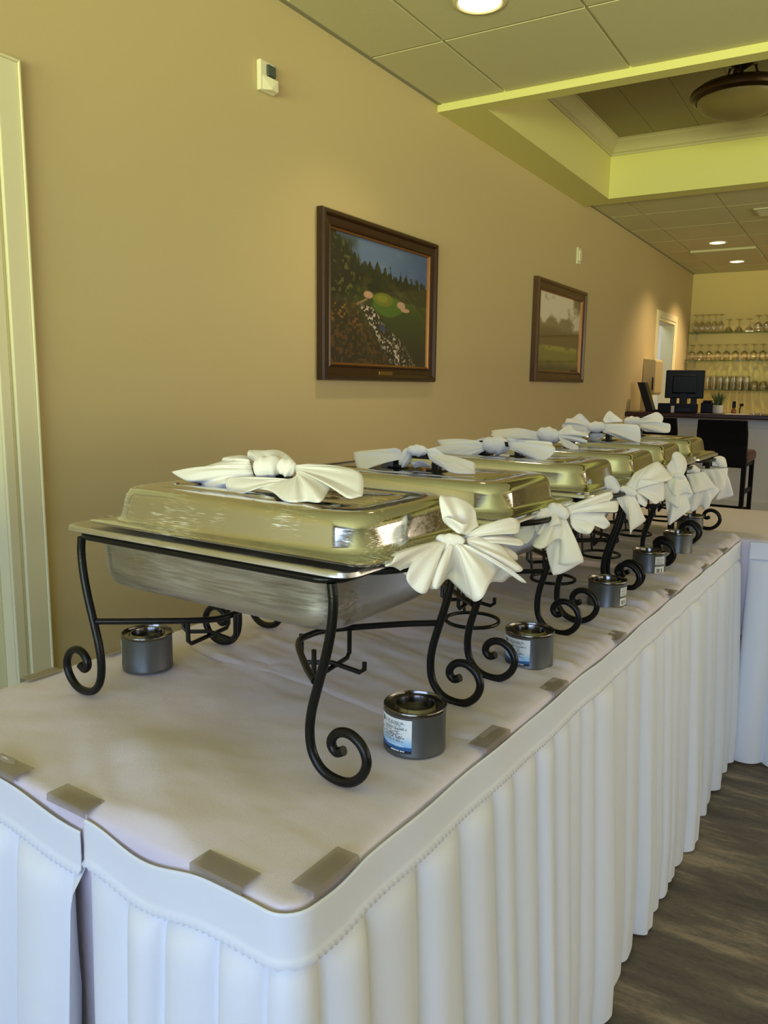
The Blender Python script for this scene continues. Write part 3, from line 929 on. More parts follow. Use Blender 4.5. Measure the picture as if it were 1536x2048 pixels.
# ---------------------------------------------------------------- chafing dishes
LEG = [(.2365, .252), (.239, .228), (.236, .196), (.228, .160), (.2165, .122), (.206, .085), (.203, .055), (.208, .030), (.223, .0125), (.2445, .0062), (.266, .009), (.283, .023), (.2895, .042), (.282, .060), (.266, .070), (.250, .069), (.239, .060), (.237, .049), (.245, .042), (.2555, .047)]


def make_dish():
    t = thing('chafing_dish', '-', 'chafing dish')
    b = MB().tube(rrect(0.243, 0.153, 0.03, 0.2555), 0.0052, 10, True)
    b.obj('stand_ring', M['black_iron'], t)
    for sx in (1, -1):
        for sy in (-1, 1):
            path = catmull([(sx * u, sy * 0.1485, z) for u, z in LEG], 5)
            MB().tube(path, 0.0062, 12).obj('leg', M['black_iron'], t)
        # bowed cross brace between the legs of this end, holding the fuel cradle
        pts = catmull([(sx * 0.211, -0.1485, 0.125), (sx * 0.165, -0.110, 0.124), (sx * 0.095, -0.040, 0.121), (sx * 0.082, 0.0, 0.120), (sx * 0.095, 0.040, 0.121), (sx * 0.165, 0.110, 0.124), (sx * 0.211, 0.1485, 0.125)], 6)
        br = MB().tube(pts, 0.0048, 10).obj('brace', M['black_iron'], t)
        c = sx * 0.125
        b = MB()
        for ang in (8, 98):
            ca, sa = math.cos(math.radians(ang)), math.sin(math.radians(ang))
            r_ = 0.052
            ha, hb = (0.122, 0.122) if ang == 98 else ((0.122, 0.096) if sx > 0 else (0.096, 0.122))
            q = [(c - r_ * ca, -r_ * sa, ha), (c - r_ * ca, -r_ * sa, 0.086), (c - r_ * ca * 0.86, -r_ * sa * 0.86, 0.080), (c, 0, 0.080 + (0.007 if ang == 8 else 0)), (c + r_ * ca * 0.86, r_ * sa * 0.86, 0.080), (c + r_ * ca, r_ * sa, 0.086), (c + r_ * ca, r_ * sa, hb)]
            b.tube(q, 0.0036, 8)
        b.obj('fuel_cradle', M['black_iron'], br)
    pts = catmull([(0.243, -0.085, 0.256), (0.258, -0.075, 0.256), (0.280, -0.050, 0.258), (0.288, 0.0, 0.259), (0.280, 0.050, 0.258), (0.258, 0.075, 0.256), (0.243, 0.085, 0.256)], 5)
    MB().tube(pts, 0.005, 10).obj('end_handle', M['black_iron'], t)
    # water pan
    R_ = []
    for hx, hy, r, z in ((0.240, 0.136, 0.04, 0.2665), (0.258, 0.154, 0.035, 0.2700), (0.2655, 0.1590, 0.030, 0.2700), (0.2680, 0.1610, 0.028, 0.2685), (0.2690, 0.1620, 0.028, 0.2630), (0.2680, 0.1610, 0.028, 0.2620),
                         (0.2655, 0.1590, 0.028, 0.2660), (0.2340, 0.1400, 0.045, 0.2650), (0.2320, 0.1380, 0.048, 0.2600), (0.2285, 0.1345, 0.046, 0.2100), (0.2265, 0.1325, 0.045, 0.1960), (0.2215, 0.1275, 0.042, 0.1850), (0.2130, 0.1190, 0.038, 0.1785), (0.2000, 0.1060, 0.03, 0.1765)):
        R_.append(rrect(hx, hy, r, z))
    MB().loops(R_).obj('water_pan', M['steel_pan'], t, angle=50)
    # lid
    R_ = []
    for hx, hy, r, z in ((0.2550, 0.1510, 0.022, 0.2700), (0.2575, 0.1535, 0.022, 0.2705), (0.2580, 0.1540, 0.022, 0.2735), (0.2560, 0.1520, 0.022, 0.2750), (0.2400, 0.1360, 0.045, 0.2757), (0.2355, 0.1315, 0.050, 0.2785), (0.2335, 0.1295, 0.050, 0.2840),
                         (0.2295, 0.1255, 0.048, 0.3060), (0.2275, 0.1235, 0.047, 0.3130), (0.2230, 0.1190, 0.044, 0.3195), (0.2160, 0.1120, 0.040, 0.3230), (0.2070, 0.1030, 0.036, 0.3242), (0.1960, 0.0920, 0.032, 0.3242), (0.1820, 0.0780, 0.028, 0.3240), (0.1785, 0.0745, 0.027, 0.3225),
                         (0.1740, 0.0700, 0.026, 0.3225), (0.1710, 0.0670, 0.025, 0.3242), (0.1000, 0.0300, 0.02, 0.3248)):
        R_.append(rrect(hx, hy, r, z))
    lid = MB().loops(R_).obj('lid', M['steel_lid'], t, angle=60)
    b = MB()
    for sx in (1, -1):
        b.box(sx * 0.043 - 0.008, sx * 0.043 + 0.008, -0.016, -0.002, 0.3242, 0.352)
        b.box(sx * 0.043 - 0.019, sx * 0.043 + 0.019, -0.019, 0.001, 0.3242, 0.3275)
    b.box(-0.056, 0.056, -0.016, -0.002, 0.3460, 0.3570)
    b.obj('handle', M['black_plastic'], lid, smooth=False, bevel=0.003)
    return t


YS = [.211, .631, 1.033, 1.366, 1.73, 2.062]
DX_ = [0, 0, 0, 0, -0.018, -0.018]
ORD = ['nearest steel chafing dish, scratched lid, by the bare end of the buffet',
       'second steel chafing dish from the near end, with a smooth satin lid',
       'third steel chafing dish from the near end of the row',
       'fourth steel chafing dish from the near end of the row',
       'fifth steel chafing dish, last but one before the crosswise table',
       'farthest steel chafing dish, its back feet by the crosswise table']
proto = make_dish()
DISH = []
for k, (y, dx) in enumerate(zip(YS, DX_)):
    d = proto if k == 0 else dup(proto, (0, 0, 0), 0)
    d.location = TL(-0.35 + dx, y + 0.1485, T + 0.0015 + (0.0012 if k else 0)); d.rotation_euler = (0, 0, DL)
    d['label'] = ORD[k]; d['group'] = 'chafing dishes along the buffet'
    DISH.append(d)
    if k:
        for br in [c for c in d.children if c.name.startswith('brace')]:
            sx = 1 if sum(v.co.x for v in br.data.vertices) > 0 else -1
            c_ = sx * 0.135
            b = MB().tube([(c_ + 0.050 * math.cos(2 * PI * i / 28), 0.050 * math.sin(2 * PI * i / 28), 0.048) for i in range(28)], 0.0036, 8, True)
            for sy in (-1, 1):
                b.tube([(c_ - 0.035 * sx, sy * 0.036, 0.048), (c_ - 0.042 * sx, sy * 0.036, 0.118)], 0.003, 8)
            b.obj('fuel_ring', M['black_iron'], br)
    for c in d.children:
        if c.name.startswith('lid'):
            c.location = [(0.031, 0.004, 0.006), (0.012, 0.002, 0), (0.0, -0.002, 0), (0, 0.003, 0), (0, 0.002, 0), (0, 0, 0)][k]

for c in DISH[0].children:                      # the nearest lid is worn, its handle sits inside the knot
    if c.name.startswith('lid'):
        c.data = c.data.copy(); c.data.materials[0] = M['steel_lid_worn']
        for h_ in c.children: h_.location = (-0.052, 0.020, -0.006)

# ---------------------------------------------------------------- fuel cans
GLY = {'e': ['00000', '01110', '10001', '11111', '10000', '01110'], 'a': ['00000', '01110', '00001', '01111', '10001', '01111'], 't': ['01000', '11110', '01000', '01000', '01001', '00110'], 'h': ['10000', '10000', '11110', '10001', '10001', '10001']}


def blue_label():
    """front half of the printed label: text column, blue wave, black foot (u: 0 left .. 1 right, v: 0 bottom .. 1 top)"""
    nu, nv = 190, 110
    U, V = np.meshgrid(np.linspace(0, 1, nu), np.linspace(0, 1, nv))
    c = np.zeros((nv, nu, 3)) + np.array([232, 238, 242.])
    c = mixc(c, (150, 196, 236), sstep(0.55, 0.20, V))
    wave = 0.19 + 0.16 * sstep(0.55, 0.05, U)
    c = mixc(c, (32, 96, 160), sstep(0.006, -0.006, V - wave))
    c = mixc(c, (20, 28, 48), sstep(0.006, -0.006, V - (0.085 + 0.05 * sstep(0.5, 0.1, U))))
    rng = np.random.RandomState(3)
    for i in range(17):
        v0 = 0.90 - i * 0.038
        if v0 < 0.30: break
        x1 = rng.uniform(0.78, 0.94); dark = i in (5, 10, 11, 12)
        row = (np.abs(V - v0) < (0.011 if not dark else 0.014)) & (U > 0.50) & (U < x1)
        gaps = vnoise(U * 90, V * 0 + i * 3.7, 80 + i) > 0.36
        c[row & gaps] = (60, 66, 84) if dark else (128, 136, 150)
    for v0, x0, x1 in ((0.235, 0.60, 0.84), (0.195, 0.56, 0.88)):
        row = (np.abs(V - v0) < 0.012) & (U > x0) & (U < x1) & (vnoise(U * 110, V * 0 + v0 * 90, 5) > 0.3)
        c[row] = (210, 228, 244)
    row = (np.abs(V - 0.05) < 0.018) & (U > 0.66) & (U < 0.90) & (vnoise(U * 120, V * 0, 8) > 0.25)
    c[row] = (240, 240, 240)
    r_ = np.sqrt(((U - 0.44) / 0.05) ** 2 + ((V - 0.84) / 0.075) ** 2)
    c[r_ < 1] = (24, 26, 34)
    c[(r_ < 1) & (np.abs(V - 0.84) < 0.02) & (np.abs(U - 0.44) < 0.03) & (vnoise(U * 150, V * 60, 4) > 0.4)] = (210, 210, 214)
    c[(V < 0.15) & (V > 0.10) & (U > 0.22) & (U < 0.42)] = (176, 40, 48)
    for k, ch in enumerate('heat'):
        for r in range(6):
            for q in range(5):
                if GLY[ch][r][q] == '1':
                    u0 = 0.06 + k * 0.105 + q * 0.019; v0 = 0.60 - r * 0.028
                    c[(U >= u0) & (U < u0 + 0.020) & (V <= v0) & (V > v0 - 0.029)] = (40, 112, 176)
    return nu, nv, c


def bar_label():
    nu, nv = 90, 90
    U, V = np.meshgrid(np.linspace(0, 1, nu), np.linspace(0, 1, nv))
    c = np.zeros((nv, nu, 3)) + np.array([226, 226, 218.])
    for i in range(10):
        v0 = 0.93 - i * 0.048
        row = (np.abs(V - v0) < 0.014) & (U > 0.10) & (U < 0.9) & (vnoise(U * 60, V * 0 + i * 2.9, 90 + i) > 0.38)
        c[row] = (120, 120, 116)
    c[(V > 0.40) & (V < 0.53)] = (110, 114, 112)
    bars = (vnoise(U * 45, V * 0, 12) > 0.5) & (V > 0.06) & (V < 0.30) & (U > 0.14) & (U < 0.86)
    c[bars] = (40, 40, 40)
    return nu, nv, c


def make_can(with_blue=True):
    t = thing('fuel_can', '-', 'fuel can')
    R_ = 0.0425
    MB().lathe([(R_ - 0.003, 0.0), (R_ - 0.0006, 0.0006), (R_, 0.0025), (R_ - 0.0006, 0.0045), (R_ - 0.0006, 0.0565)], n=48, cap1=False).obj('can_body', M['can'], t)
    MB().lathe([(R_ - 0.0006, 0.0562), (R_ + 0.0004, 0.058), (R_ + 0.0006, 0.0612), (R_ - 0.0002, 0.0625), (R_ - 0.0016, 0.0622), (R_ - 0.0026, 0.0595), (R_ - 0.0030, 0.0578), (0.0300, 0.0580), (0.0285, 0.0600), (0.0272, 0.0618), (0.0258, 0.0612), (0.0250, 0.0575), (0.0242, 0.0525), (0.0100, 0.0520), (0.001, 0.0520)], n=48, cap0=False).obj('can_top', M['can_top'], t)
    return t


def add_label(t, kind, a_right, h0, h1, span):
    """kind: 'blue' or 'bar'; a_right: angle (rad) of the label's right-hand end in the can's frame"""
    nu, nv, c = blue_label() if kind == 'blue' else bar_label()
    R_ = 0.0425
    rows = [[((R_ - 0.0001) * math.cos(a_right - span * (1 - i / (nu - 1))), (R_ - 0.0001) * math.sin(a_right - span * (1 - i / (nu - 1))), h0 + (h1 - h0) * j / (nv - 1)) for i in range(nu)] for j in range(nv)]
    o = MB().grid(rows).obj('label', M['label'], t)
    colour_grid(o.data, lin(c).reshape(-1, 3))
    return o


CANS = [(-0.082, 0.356, 'blue', 'nearest grey fuel can, blue label facing left, on the long edge'),
        (-0.086, 0.750, 'blue', 'grey fuel can with blue label between the first and second dishes feet'),
        (-0.093, 1.199, 'bar', 'third fuel can along the long edge, thin label strip at its right'),
        (-0.105, 1.580, 'bar', 'fourth fuel can along the long edge, white barcode label facing out'),
        (-0.110, 1.905, None, 'fifth fuel can along the long edge, plain side showing'),
        (-0.155, 2.262, None, 'farthest fuel can, shaded beneath the last napkins'),
        (-0.618, 0.352, 'back', 'plain fuel can by the wall side under the nearest dish')]
cam_p = cam.matrix_world.translation
can0 = make_can()
for k, (x, y, kind, lb) in enumerate(CANS):
    c = can0 if k == 0 else dup(can0, (0, 0, 0), 0)
    c.location = TL(x, y, T + 0.0016 + (0.0015 if k in (1, 2, 3, 4, 5) else 0)); c.rotation_euler = (0, 0, DL)
    c['label'] = lb; c['group'] = 'fuel cans beside the dishes'
LAB = [(0, 'blue', -1.12, 0.0075, 0.0535, 2.15), (1, 'blue', -1.14, 0.0075, 0.0535, 2.15), (2, 'bar', 0.08, 0.010, 0.050, 0.62), (3, 'bar', -0.22, 0.008, 0.052, 0.72), (6, 'blue', -2.05, 0.0075, 0.0535, 2.6)]
cans = [o for o in SC.objects if o.name.startswith('fuel_can')]
for k, kind, a_, h0, h1, sp in LAB:
    add_label(cans[k], kind, a_, h0, h1, sp)
NAP = [('S1',(-0.045,0.36,1.02),[((34,80,298),188,77,5)],[('back',(-83,-119,296),(162,271,219),[(-287,-400,172),(-196,-1073,147),(-264,-772,55),(-289,-457,-121),(-364,-185,-341),(-251,-125,-415),(-232,17,-377),(-168,59,-376),(-138,211,-323),(-125,346,-295),(-75,479,-409),(207,399,-535),(366,394,-475),(390,562,-315),(488,747,-324),(578,822,-246),(727,906,-318),(596,618,-98)]),('front',(-107,-76,287),(219,162,244),[(-239,-241,202),(-246,-784,243),(-178,-1120,158),(-122,-1081,168),(-146,-896,263),(-220,-414,183),(-165,-514,108),(-133,-707,-61),(-111,-601,-215),(-4,-543,-285),(3,-413,-262),(-126,-225,-104),(-318,-80,48),(-372,134,83),(-177,7,13),(-35,-293,-141),(73,-364,-249),(83,-234,-237),(-1,90,-160),(-27,321,-136),(75,379,-179),(194,322,-256),(324,137,-406),(461,-19,-426),(582,-47,-350),(594,111,-205),(534,453,-114),(554,648,-116),(656,705,-172),(751,690,-260),(821,734,-272),(676,440,-40),(420,242,128)]),('side',(207,240,217),(164,289,307),[(357,372,71),(582,495,-63),(717,631,-135),(768,730,-108),(640,726,-6),(485,714,147),(332,637,273),(234,458,315)]),('side',(143,332,285),(137,318,234),[(184,554,354),(361,782,300),(566,1026,227),(625,1057,189),(637,937,156),(427,804,185),(212,559,284)]),('side',(215,498,268),(309,486,202),[(410,905,133),(540,973,44),(579,987,-21),(581,922,-49),(500,816,-1)]),('side',(116,325,341),(143,332,285),[(187,570,424),(354,752,483),(461,1010,506),(502,1147,445),(561,1053,383),(586,876,326),(345,662,356),(173,547,354)]),('upper',(75,239,356),(139,309,340),[(-6,309,362),(-123,196,495),(-165,188,595),(-233,246,815),(-186,398,815),(-111,505,797),(-9,620,728),(78,658,626),(158,565,501),(209,527,439)]),('upper',(91,181,373),(151,203,376),[(-42,157,458),(-91,110,568),(52,84,574),(176,119,519),(219,241,500),(167,251,416)])]),('S2',(-0.05,0.784,1.025),[((-62,-24,86),202,121,30)],[('back',(-149,-99,155),(-358,-292,-128),[(-295,-231,130),(-449,-395,-1),(-558,-495,-149),(-667,-561,-302),(-605,-532,-368),(-460,-490,-460),(-387,-430,-399),(-343,-343,-284)]),('front',(-237,-128,150),(-67,-80,65),[(-387,-243,68),(-429,-407,-4),(-332,-423,-107),(-276,-472,-243),(-209,-493,-266),(-185,-350,-237),(-56,-367,-139),(54,-226,-100),(51,-176,-141),(-34,-121,-8)]),('front',(-127,-73,58),(55,57,-50),[(-14,-41,-167),(-105,-235,-232),(-211,-447,-334),(-303,-524,-415),(-247,-617,-461),(-126,-602,-488),(-60,-492,-458),(-25,-274,-394),(44,-164,-375),(95,-28,-473),(64,40,-641),(7,-87,-793),(80,-165,-817),(200,-146,-818),(320,-60,-783),(383,108,-756),(233,128,-454),(105,94,-187)]),('back',(-108,-73,-325),(132,60,-455),[(-215,-132,-578),(-146,-133,-819),(-58,-169,-995),(-17,-145,-1015),(114,-49,-966),(351,203,-785)]),('side',(9,154,140),(57,111,67),[(92,341,194),(300,619,293),(509,955,373),(548,973,332),(591,807,270),(402,545,185),(216,286,109)]),('side',(-103,145,158),(-10,203,146),[(-91,337,171),(4,465,193),(64,501,173),(27,409,138)]),('side',(54,116,100),(81,90,31),[(214,288,129),(418,496,193),(561,726,263),(568,843,215),(645,955,216),(702,855,135),(728,676,62),(559,509,87),(292,273,97)]),('side',(72,149,50),(140,68,-125),[(258,369,82),(513,654,57),(586,507,-13),(642,639,-150),(603,600,-219),(567,455,-216),(438,449,-118),(483,286,-173),(453,187,-272),(360,181,-295),(243,111,-257),(167,77,-178)])]),('S3',(-0.05,1.184,1.025),[((-45,-26,22),190,95,20)],[('side',(-169,-145,80),(-224,-231,-50),[(-190,-196,140),(-279,-192,278),(-375,-147,335),(-460,-166,341),(-513,-237,282),(-484,-288,170),(-430,-350,-22),(-301,-432,54),(-250,-324,-65)]),('front',(-209,-175,-33),(79,67,-79),[(-257,-245,-74),(-168,-273,-209),(-84,-187,-369),(19,-206,-503),(99,-258,-735),(126,-266,-867),(140,-180,-787),(249,34,-681),(297,201,-608),(255,182,-564),(213,181,-420),(119,155,-233),(96,98,-137)]),('upper',(-115,4,104),(101,44,38),[(-148,42,97),(-91,232,254),(-48,405,379),(92,642,495),(241,943,603),(321,991,576),(453,993,446),(644,846,288),(552,530,225),(437,335,240),(266,228,270),(143,82,252),(138,52,108)]),('back',(68,184,89),(105,89,-56),[(106,346,167),(326,556,187),(481,778,179),(513,789,-189),(468,630,-232),(446,427,-262),(368,380,-236),(278,523,-134),(240,498,-135),(290,195,-301),(213,148,-280),(132,107,-214)])]),('S4',(-0.05,1.509,1.025),[((196,141,60),142,77,10)],[('upper',(71,49,7),(270,290,105),[(-80,-10,222),(-69,19,338),(-36,183,445),(-23,219,587),(24,322,648),(101,429,619),(199,589,483),(254,593,315),(275,403,200)]),('front',(67,16,10),(277,262,95),[(-27,-91,-66),(35,-87,-256),(194,-132,-407),(356,167,-360),(531,161,-357),(465,316,-275),(395,359,-128)]),('front',(-26,-36,-97),(388,289,-148),[(-97,-93,-149),(-64,-135,-482),(102,-166,-580),(275,-75,-705),(261,173,-631),(373,262,-553),(504,319,-390),(457,365,-307)]),('back',(-44,-38,-203),(392,242,-404),[(-48,-77,-552),(3,11,-900),(93,-156,-1132),(189,-80,-1067),(334,106,-919),(478,295,-744),(396,275,-565)])]),('S5',(-0.07,1.879,1.02),[((-14,-19,-51),165,90,10)],[('upper',(-181,-147,-143),(83,70,-82),[(-206,-139,-10),(-162,-36,53),(-76,87,83),(3,132,44),(98,118,-39)]),('front',(-197,-194,-170),(198,143,-95),[(-126,-205,-315),(68,-325,-664),(253,-137,-638),(474,144,-565),(548,259,-541),(363,243,-304)]),('back',(-23,-105,-467),(449,215,-431),[(-78,-181,-676),(-103,-247,-929),(2,-234,-1225),(113,-95,-1201),(218,116,-1094),(325,48,-1183),(441,80,-1099),(484,146,-906),(645,305,-636),(575,273,-562)])]),('S6',(-0.07,2.209,1.02),[((40,14,-66),184,134,40)],[('upper',(-159,-141,-185),(191,112,-232),[(-180,-114,30),(-103,-49,98),(10,92,129),(158,175,48),(241,178,-217)]),('front',(-485,-377,-290),(249,148,-248),[(-385,-342,-455),(-214,-327,-646),(-17,-294,-837),(153,-212,-1000),(247,-75,-922),(269,47,-678),(267,186,-267)]),('back',(128,78,-352),(264,149,-450),[(108,8,-959),(27,-107,-1277),(197,72,-1248),(465,207,-1154),(455,220,-1054),(334,210,-688)])]),('T1',(-0.335,0.36,1.12),[((-105,0,36),215,180,-15),((259,0,61),143,133,20)],[('tail',(-479,0,127),(-320,-55,-130),[(-766,0,130),(-1119,55,51),(-1409,-110,-54),(-1854,-110,-169),(-2048,-110,-165),(-1488,-330,-237),(-1270,-220,-284),(-1111,-330,-319),(-859,-330,-311),(-736,-220,-316),(-609,-110,-158)]),('back',(-555,110,93),(-467,138,12),[(-1270,220,7),(-1253,220,74),(-1216,275,102),(-967,330,139),(-737,275,135)]),('back',(-413,110,60),(299,110,106),[(-715,220,129),(-808,330,203),(-831,440,223),(-597,440,232),(-311,440,252),(-22,330,206),(207,220,133)]),('tail',(560,-110,-120),(371,55,95),[(157,-220,-157),(-39,-330,-135),(-285,-330,-124),(-623,-330,-139),(-381,-550,-294),(-109,-660,-319),(61,-440,-237),(449,-550,-219),(914,-825,-282),(1152,-880,-267),(1250,-770,-261),(1568,-880,-223),(1387,-440,-118),(1344,-275,-100),(1572,-440,-158),(1847,-660,-179),(1933,-550,-160),(1921,-440,-128),(1653,-110,79),(1219,0,136),(765,110,126)])]),('T2',(-0.345,0.762,1.115),[((-121,0,-49),112,200,25),((139,0,94),200,108,5)],[('tail',(-238,0,81),(-158,0,-108),[(-354,0,115),(-898,110,46),(-1408,165,-28),(-1334,0,-81),(-990,-330,-309),(-751,-330,-276),(-686,-110,-183),(-525,0,-74)]),('back',(-421,110,-83),(-379,110,-229),[(-768,220,-179),(-848,220,-243),(-767,220,-288),(-528,220,-280)]),('tail',(323,0,128),(414,-55,-21),[(505,0,169),(747,55,23),(1125,110,-59),(1281,110,-72),(1351,0,-213),(1383,-110,-247),(1090,-330,-234),(782,-220,-157),(502,-110,-75)]),('back',(-39,55,-153),(110,55,-95),[(5,110,-252),(141,165,-214),(345,165,-201),(227,110,-108)])]),('T3',(-0.345,1.166,1.115),[((-176,0,-48),323,211,5)],[('tail',(-444,0,116),(-398,-28,-157),[(-575,0,90),(-970,165,-28),(-1274,220,-56),(-1711,330,-67),(-1928,330,-32),(-1727,110,-176),(-1885,-110,-203),(-1818,-220,-326),(-1105,-330,-358),(-670,-220,-319),(-536,-55,-243)]),('tail',(95,0,142),(195,-55,-123),[(288,0,92),(728,-55,59),(1104,110,85),(1167,110,16),(1274,0,-48),(1264,-110,-173),(1122,-330,-308),(814,-220,-287),(453,-110,-182)])]),('T4',(-0.345,1.491,1.115),[((-196,0,36),322,212,15)],[('tail',(-464,0,129),(-397,-83,-132),[(-709,0,90),(-1096,110,166),(-1224,110,181),(-1923,220,88),(-1911,110,23),(-1817,-55,-65),(-1232,-220,-88),(-710,-165,-162)]),('tail',(-20,55,108),(130,-55,-51),[(171,110,227),(323,165,325),(528,0,199),(860,0,111),(892,-110,62),(652,110,22),(859,0,-55),(796,0,-133),(386,110,-103),(667,-110,-208),(693,-220,-311),(539,-275,-280),(321,-220,-220),(194,-110,-120)])]),('T5',(-0.365,1.861,1.115),[((64,0,119),309,171,0)],[('tail',(-163,0,241),(-99,-138,-36),[(-344,0,401),(-550,110,511),(-781,110,360),(-978,165,340),(-961,0,236),(-1088,110,155),(-1027,0,39),(-584,-165,-8),(-168,-275,-128)]),('back',(279,55,255),(782,110,307),[(185,110,321),(235,220,509),(331,275,610),(498,220,517),(746,220,349)]),('tail',(275,0,233),(260,-55,-24),[(679,0,237),(1083,55,238),(1318,55,178),(1415,-110,-248),(1239,-220,-228),(873,-165,-179),(545,-110,-103)]),('back',(-189,55,-72),(201,55,-55),[(-252,110,-173),(-148,110,-276),(96,110,-253),(285,110,-149)])]),('T6',(-0.365,2.191,1.115),[((182,0,187),318,180,0)],[('tail',(331,0,310),(392,-55,0),[(643,0,294),(859,0,327),(843,110,505),(984,110,510),(1133,110,359),(1174,-55,186),(1375,55,151),(1429,-55,-61),(1374,-165,-123),(1163,-220,-130),(623,-110,-119)])])]

# ---------------------------------------------------------------- napkins knotted round the handles
VX = Vector((0.83263, 0.55368, 0.01264)); VY = Vector((-0.09809, 0.12496, 0.98730)); VZ = Vector((-0.54507, 0.82330, -0.15835))
PART = {'front': 'front_flap', 'side': 'side_tail', 'upper': 'upper_flap', 'back': 'back_fold', 'tail': 'tail'}
NLAB = {'S1': 'big white napkin with a fanned skirt tied to the nearest dish end handle',
        'S2': 'cream napkin tied to the second end handle, one flap hanging square',
        'S3': 'napkin on the third end handle, bright flap thrown up, long point down',
        'S4': 'napkin on the fourth end handle, tall loop above hanging folds',
        'S5': 'tan shaded napkin on the fifth end handle',
        'S6': 'farthest napkin, on the last end handle, looped over the black rod',
        'T1': 'wide white napkin knotted on the nearest lid, pointed tail to the left',
        'T2': 'napkin wound round the black lid handle of the second dish',
        'T3': 'napkin knotted on the third lid, its folded end showing layers',
        'T4': 'napkin knotted on the fourth lid, curled ruffled end at its right',
        'T5': 'cream napkin knotted like a bow on the fifth lid',
        'T6': 'rolled napkin on the farthest lid, one corner standing up'}


def fan(a, b, per, seed, rip=0.0016):
    """cloth spreading from the gathered line a-b to the free edge per"""
    a, b = Vector(a), Vector(b)
    edge = catmull(per, 7)
    n = len(edge); rows = []
    S = [0.0]
    for i in range(1, n): S.append(S[-1] + (edge[i] - edge[i - 1]).length)
    nv = 12
    ph = seed * 1.7
    for j in range(nv + 1):
        v = j / nv; row = []
        for i, e in enumerate(edge):
            s_ = S[i] / S[-1]
            r = a.lerp(b, s_)
            vv = v ** 0.92
            p = r.lerp(e, vv)
            L_ = (e - r).length
            bul = math.sin(PI * v) * 0.10 * L_ * (0.45 + 0.55 * math.sin(PI * s_))
            p = p - VZ * bul + Vector((0, 0, 1)) * bul * 0.25
            fade = 4 * v * (1 - v)
            p = p - VZ * (rip * fade * math.sin(S[i] * 150 + ph) + rip * 0.8 * fade * math.sin(S[i] * 71 + 4 * v + ph * 2))
            row.append(p)
        rows.append(row)
    return rows


def knot(b, c, ra, rb, ang, seed):
    c = Vector(c)
    ca, sa = math.cos(math.radians(ang)), math.sin(math.radians(ang))
    ax = VX * ca - VY * sa; ay = VX * sa + VY * ca
    n, mm = 36, 22; rows = []
    rd = min(ra, rb) * 0.9
    for i in range(mm + 1):
        th = PI * i / mm
        u = -math.cos(th); w_ = math.sin(th) ** 0.75
        row = []
        for j in range(n):
            ph = 2 * PI * j / n
            k = 1 + 0.06 * math.sin(u * 9 + 1.5 * math.sin(ph + seed) + seed) * w_ + 0.05 * math.sin(2 * ph + u * 4 + seed) + 0.03 * math.sin(ph * 3 - u * 12)
            row.append(c + ax * (ra * u) + ay * (rb * w_ * k * math.cos(ph)) + VZ * (rd * w_ * k * math.sin(ph)))
        rows.append(row)
    b.loops(rows)


for key, anc, knots, fans in NAP:
    t = thing('cloth_napkin', NLAB[key], 'napkin', TL(*anc), DL, 'napkins tied on the end handles' if key[0] == 'S' else 'napkins tied on the lid handles')
    seed = int(key[1]) + (10 if key[0] == 'T' else 0)
    b = MB()
    for i, (c, ra, rb, ang) in enumerate(knots):
        knot(b, [v / 1e4 for v in c], ra / 1e4, rb / 1e4, ang, seed + i * 2)
    b.obj('knot', M['napkin'], t, angle=180)
    for i, (nm, a, c, per) in enumerate(fans):
        rows = fan([v / 1e4 for v in a], [v / 1e4 for v in c], [[v / 1e4 for v in p] for p in per], seed + i)
        MB().grid(rows).obj(PART[nm], M['napkin'], t, angle=180, solid=0.0013)

# ================================================================ THE BAR AT THE FAR END
BY, BZ = 7.40, 1.02
t = thing('bar_counter', 'white panelled bar with a dark wooden top at the far end', 'bar', (0, BY, 0))
MB().box(XW, 3.2, 0.0, 0.56, BZ - 0.045, BZ).obj('countertop', M['wood_dark'], t, smooth=False, bevel=0.012, seg=3)
b = MB().box(XW, 3.1, 0.25, 0.29, 0.0, BZ - 0.045)
b.box(XW, 3.1, 0.235, 0.25, BZ - 0.13, BZ - 0.045).box(XW, 3.1, 0.225, 0.25, 0.0, 0.20)
x = XW
while x < 3.0:
    b.box(x, x + 0.07, 0.235, 0.25, 0.20, BZ - 0.13); x += 0.72
b.obj('front_panel', M['bar_white'], t, smooth=False, bevel=0.004)
MB().box(XW, 3.1, 0.228, 0.236, BZ - 0.132, BZ - 0.120).obj('rail_moulding', M['bar_white'], t, smooth=False, bevel=0.003)


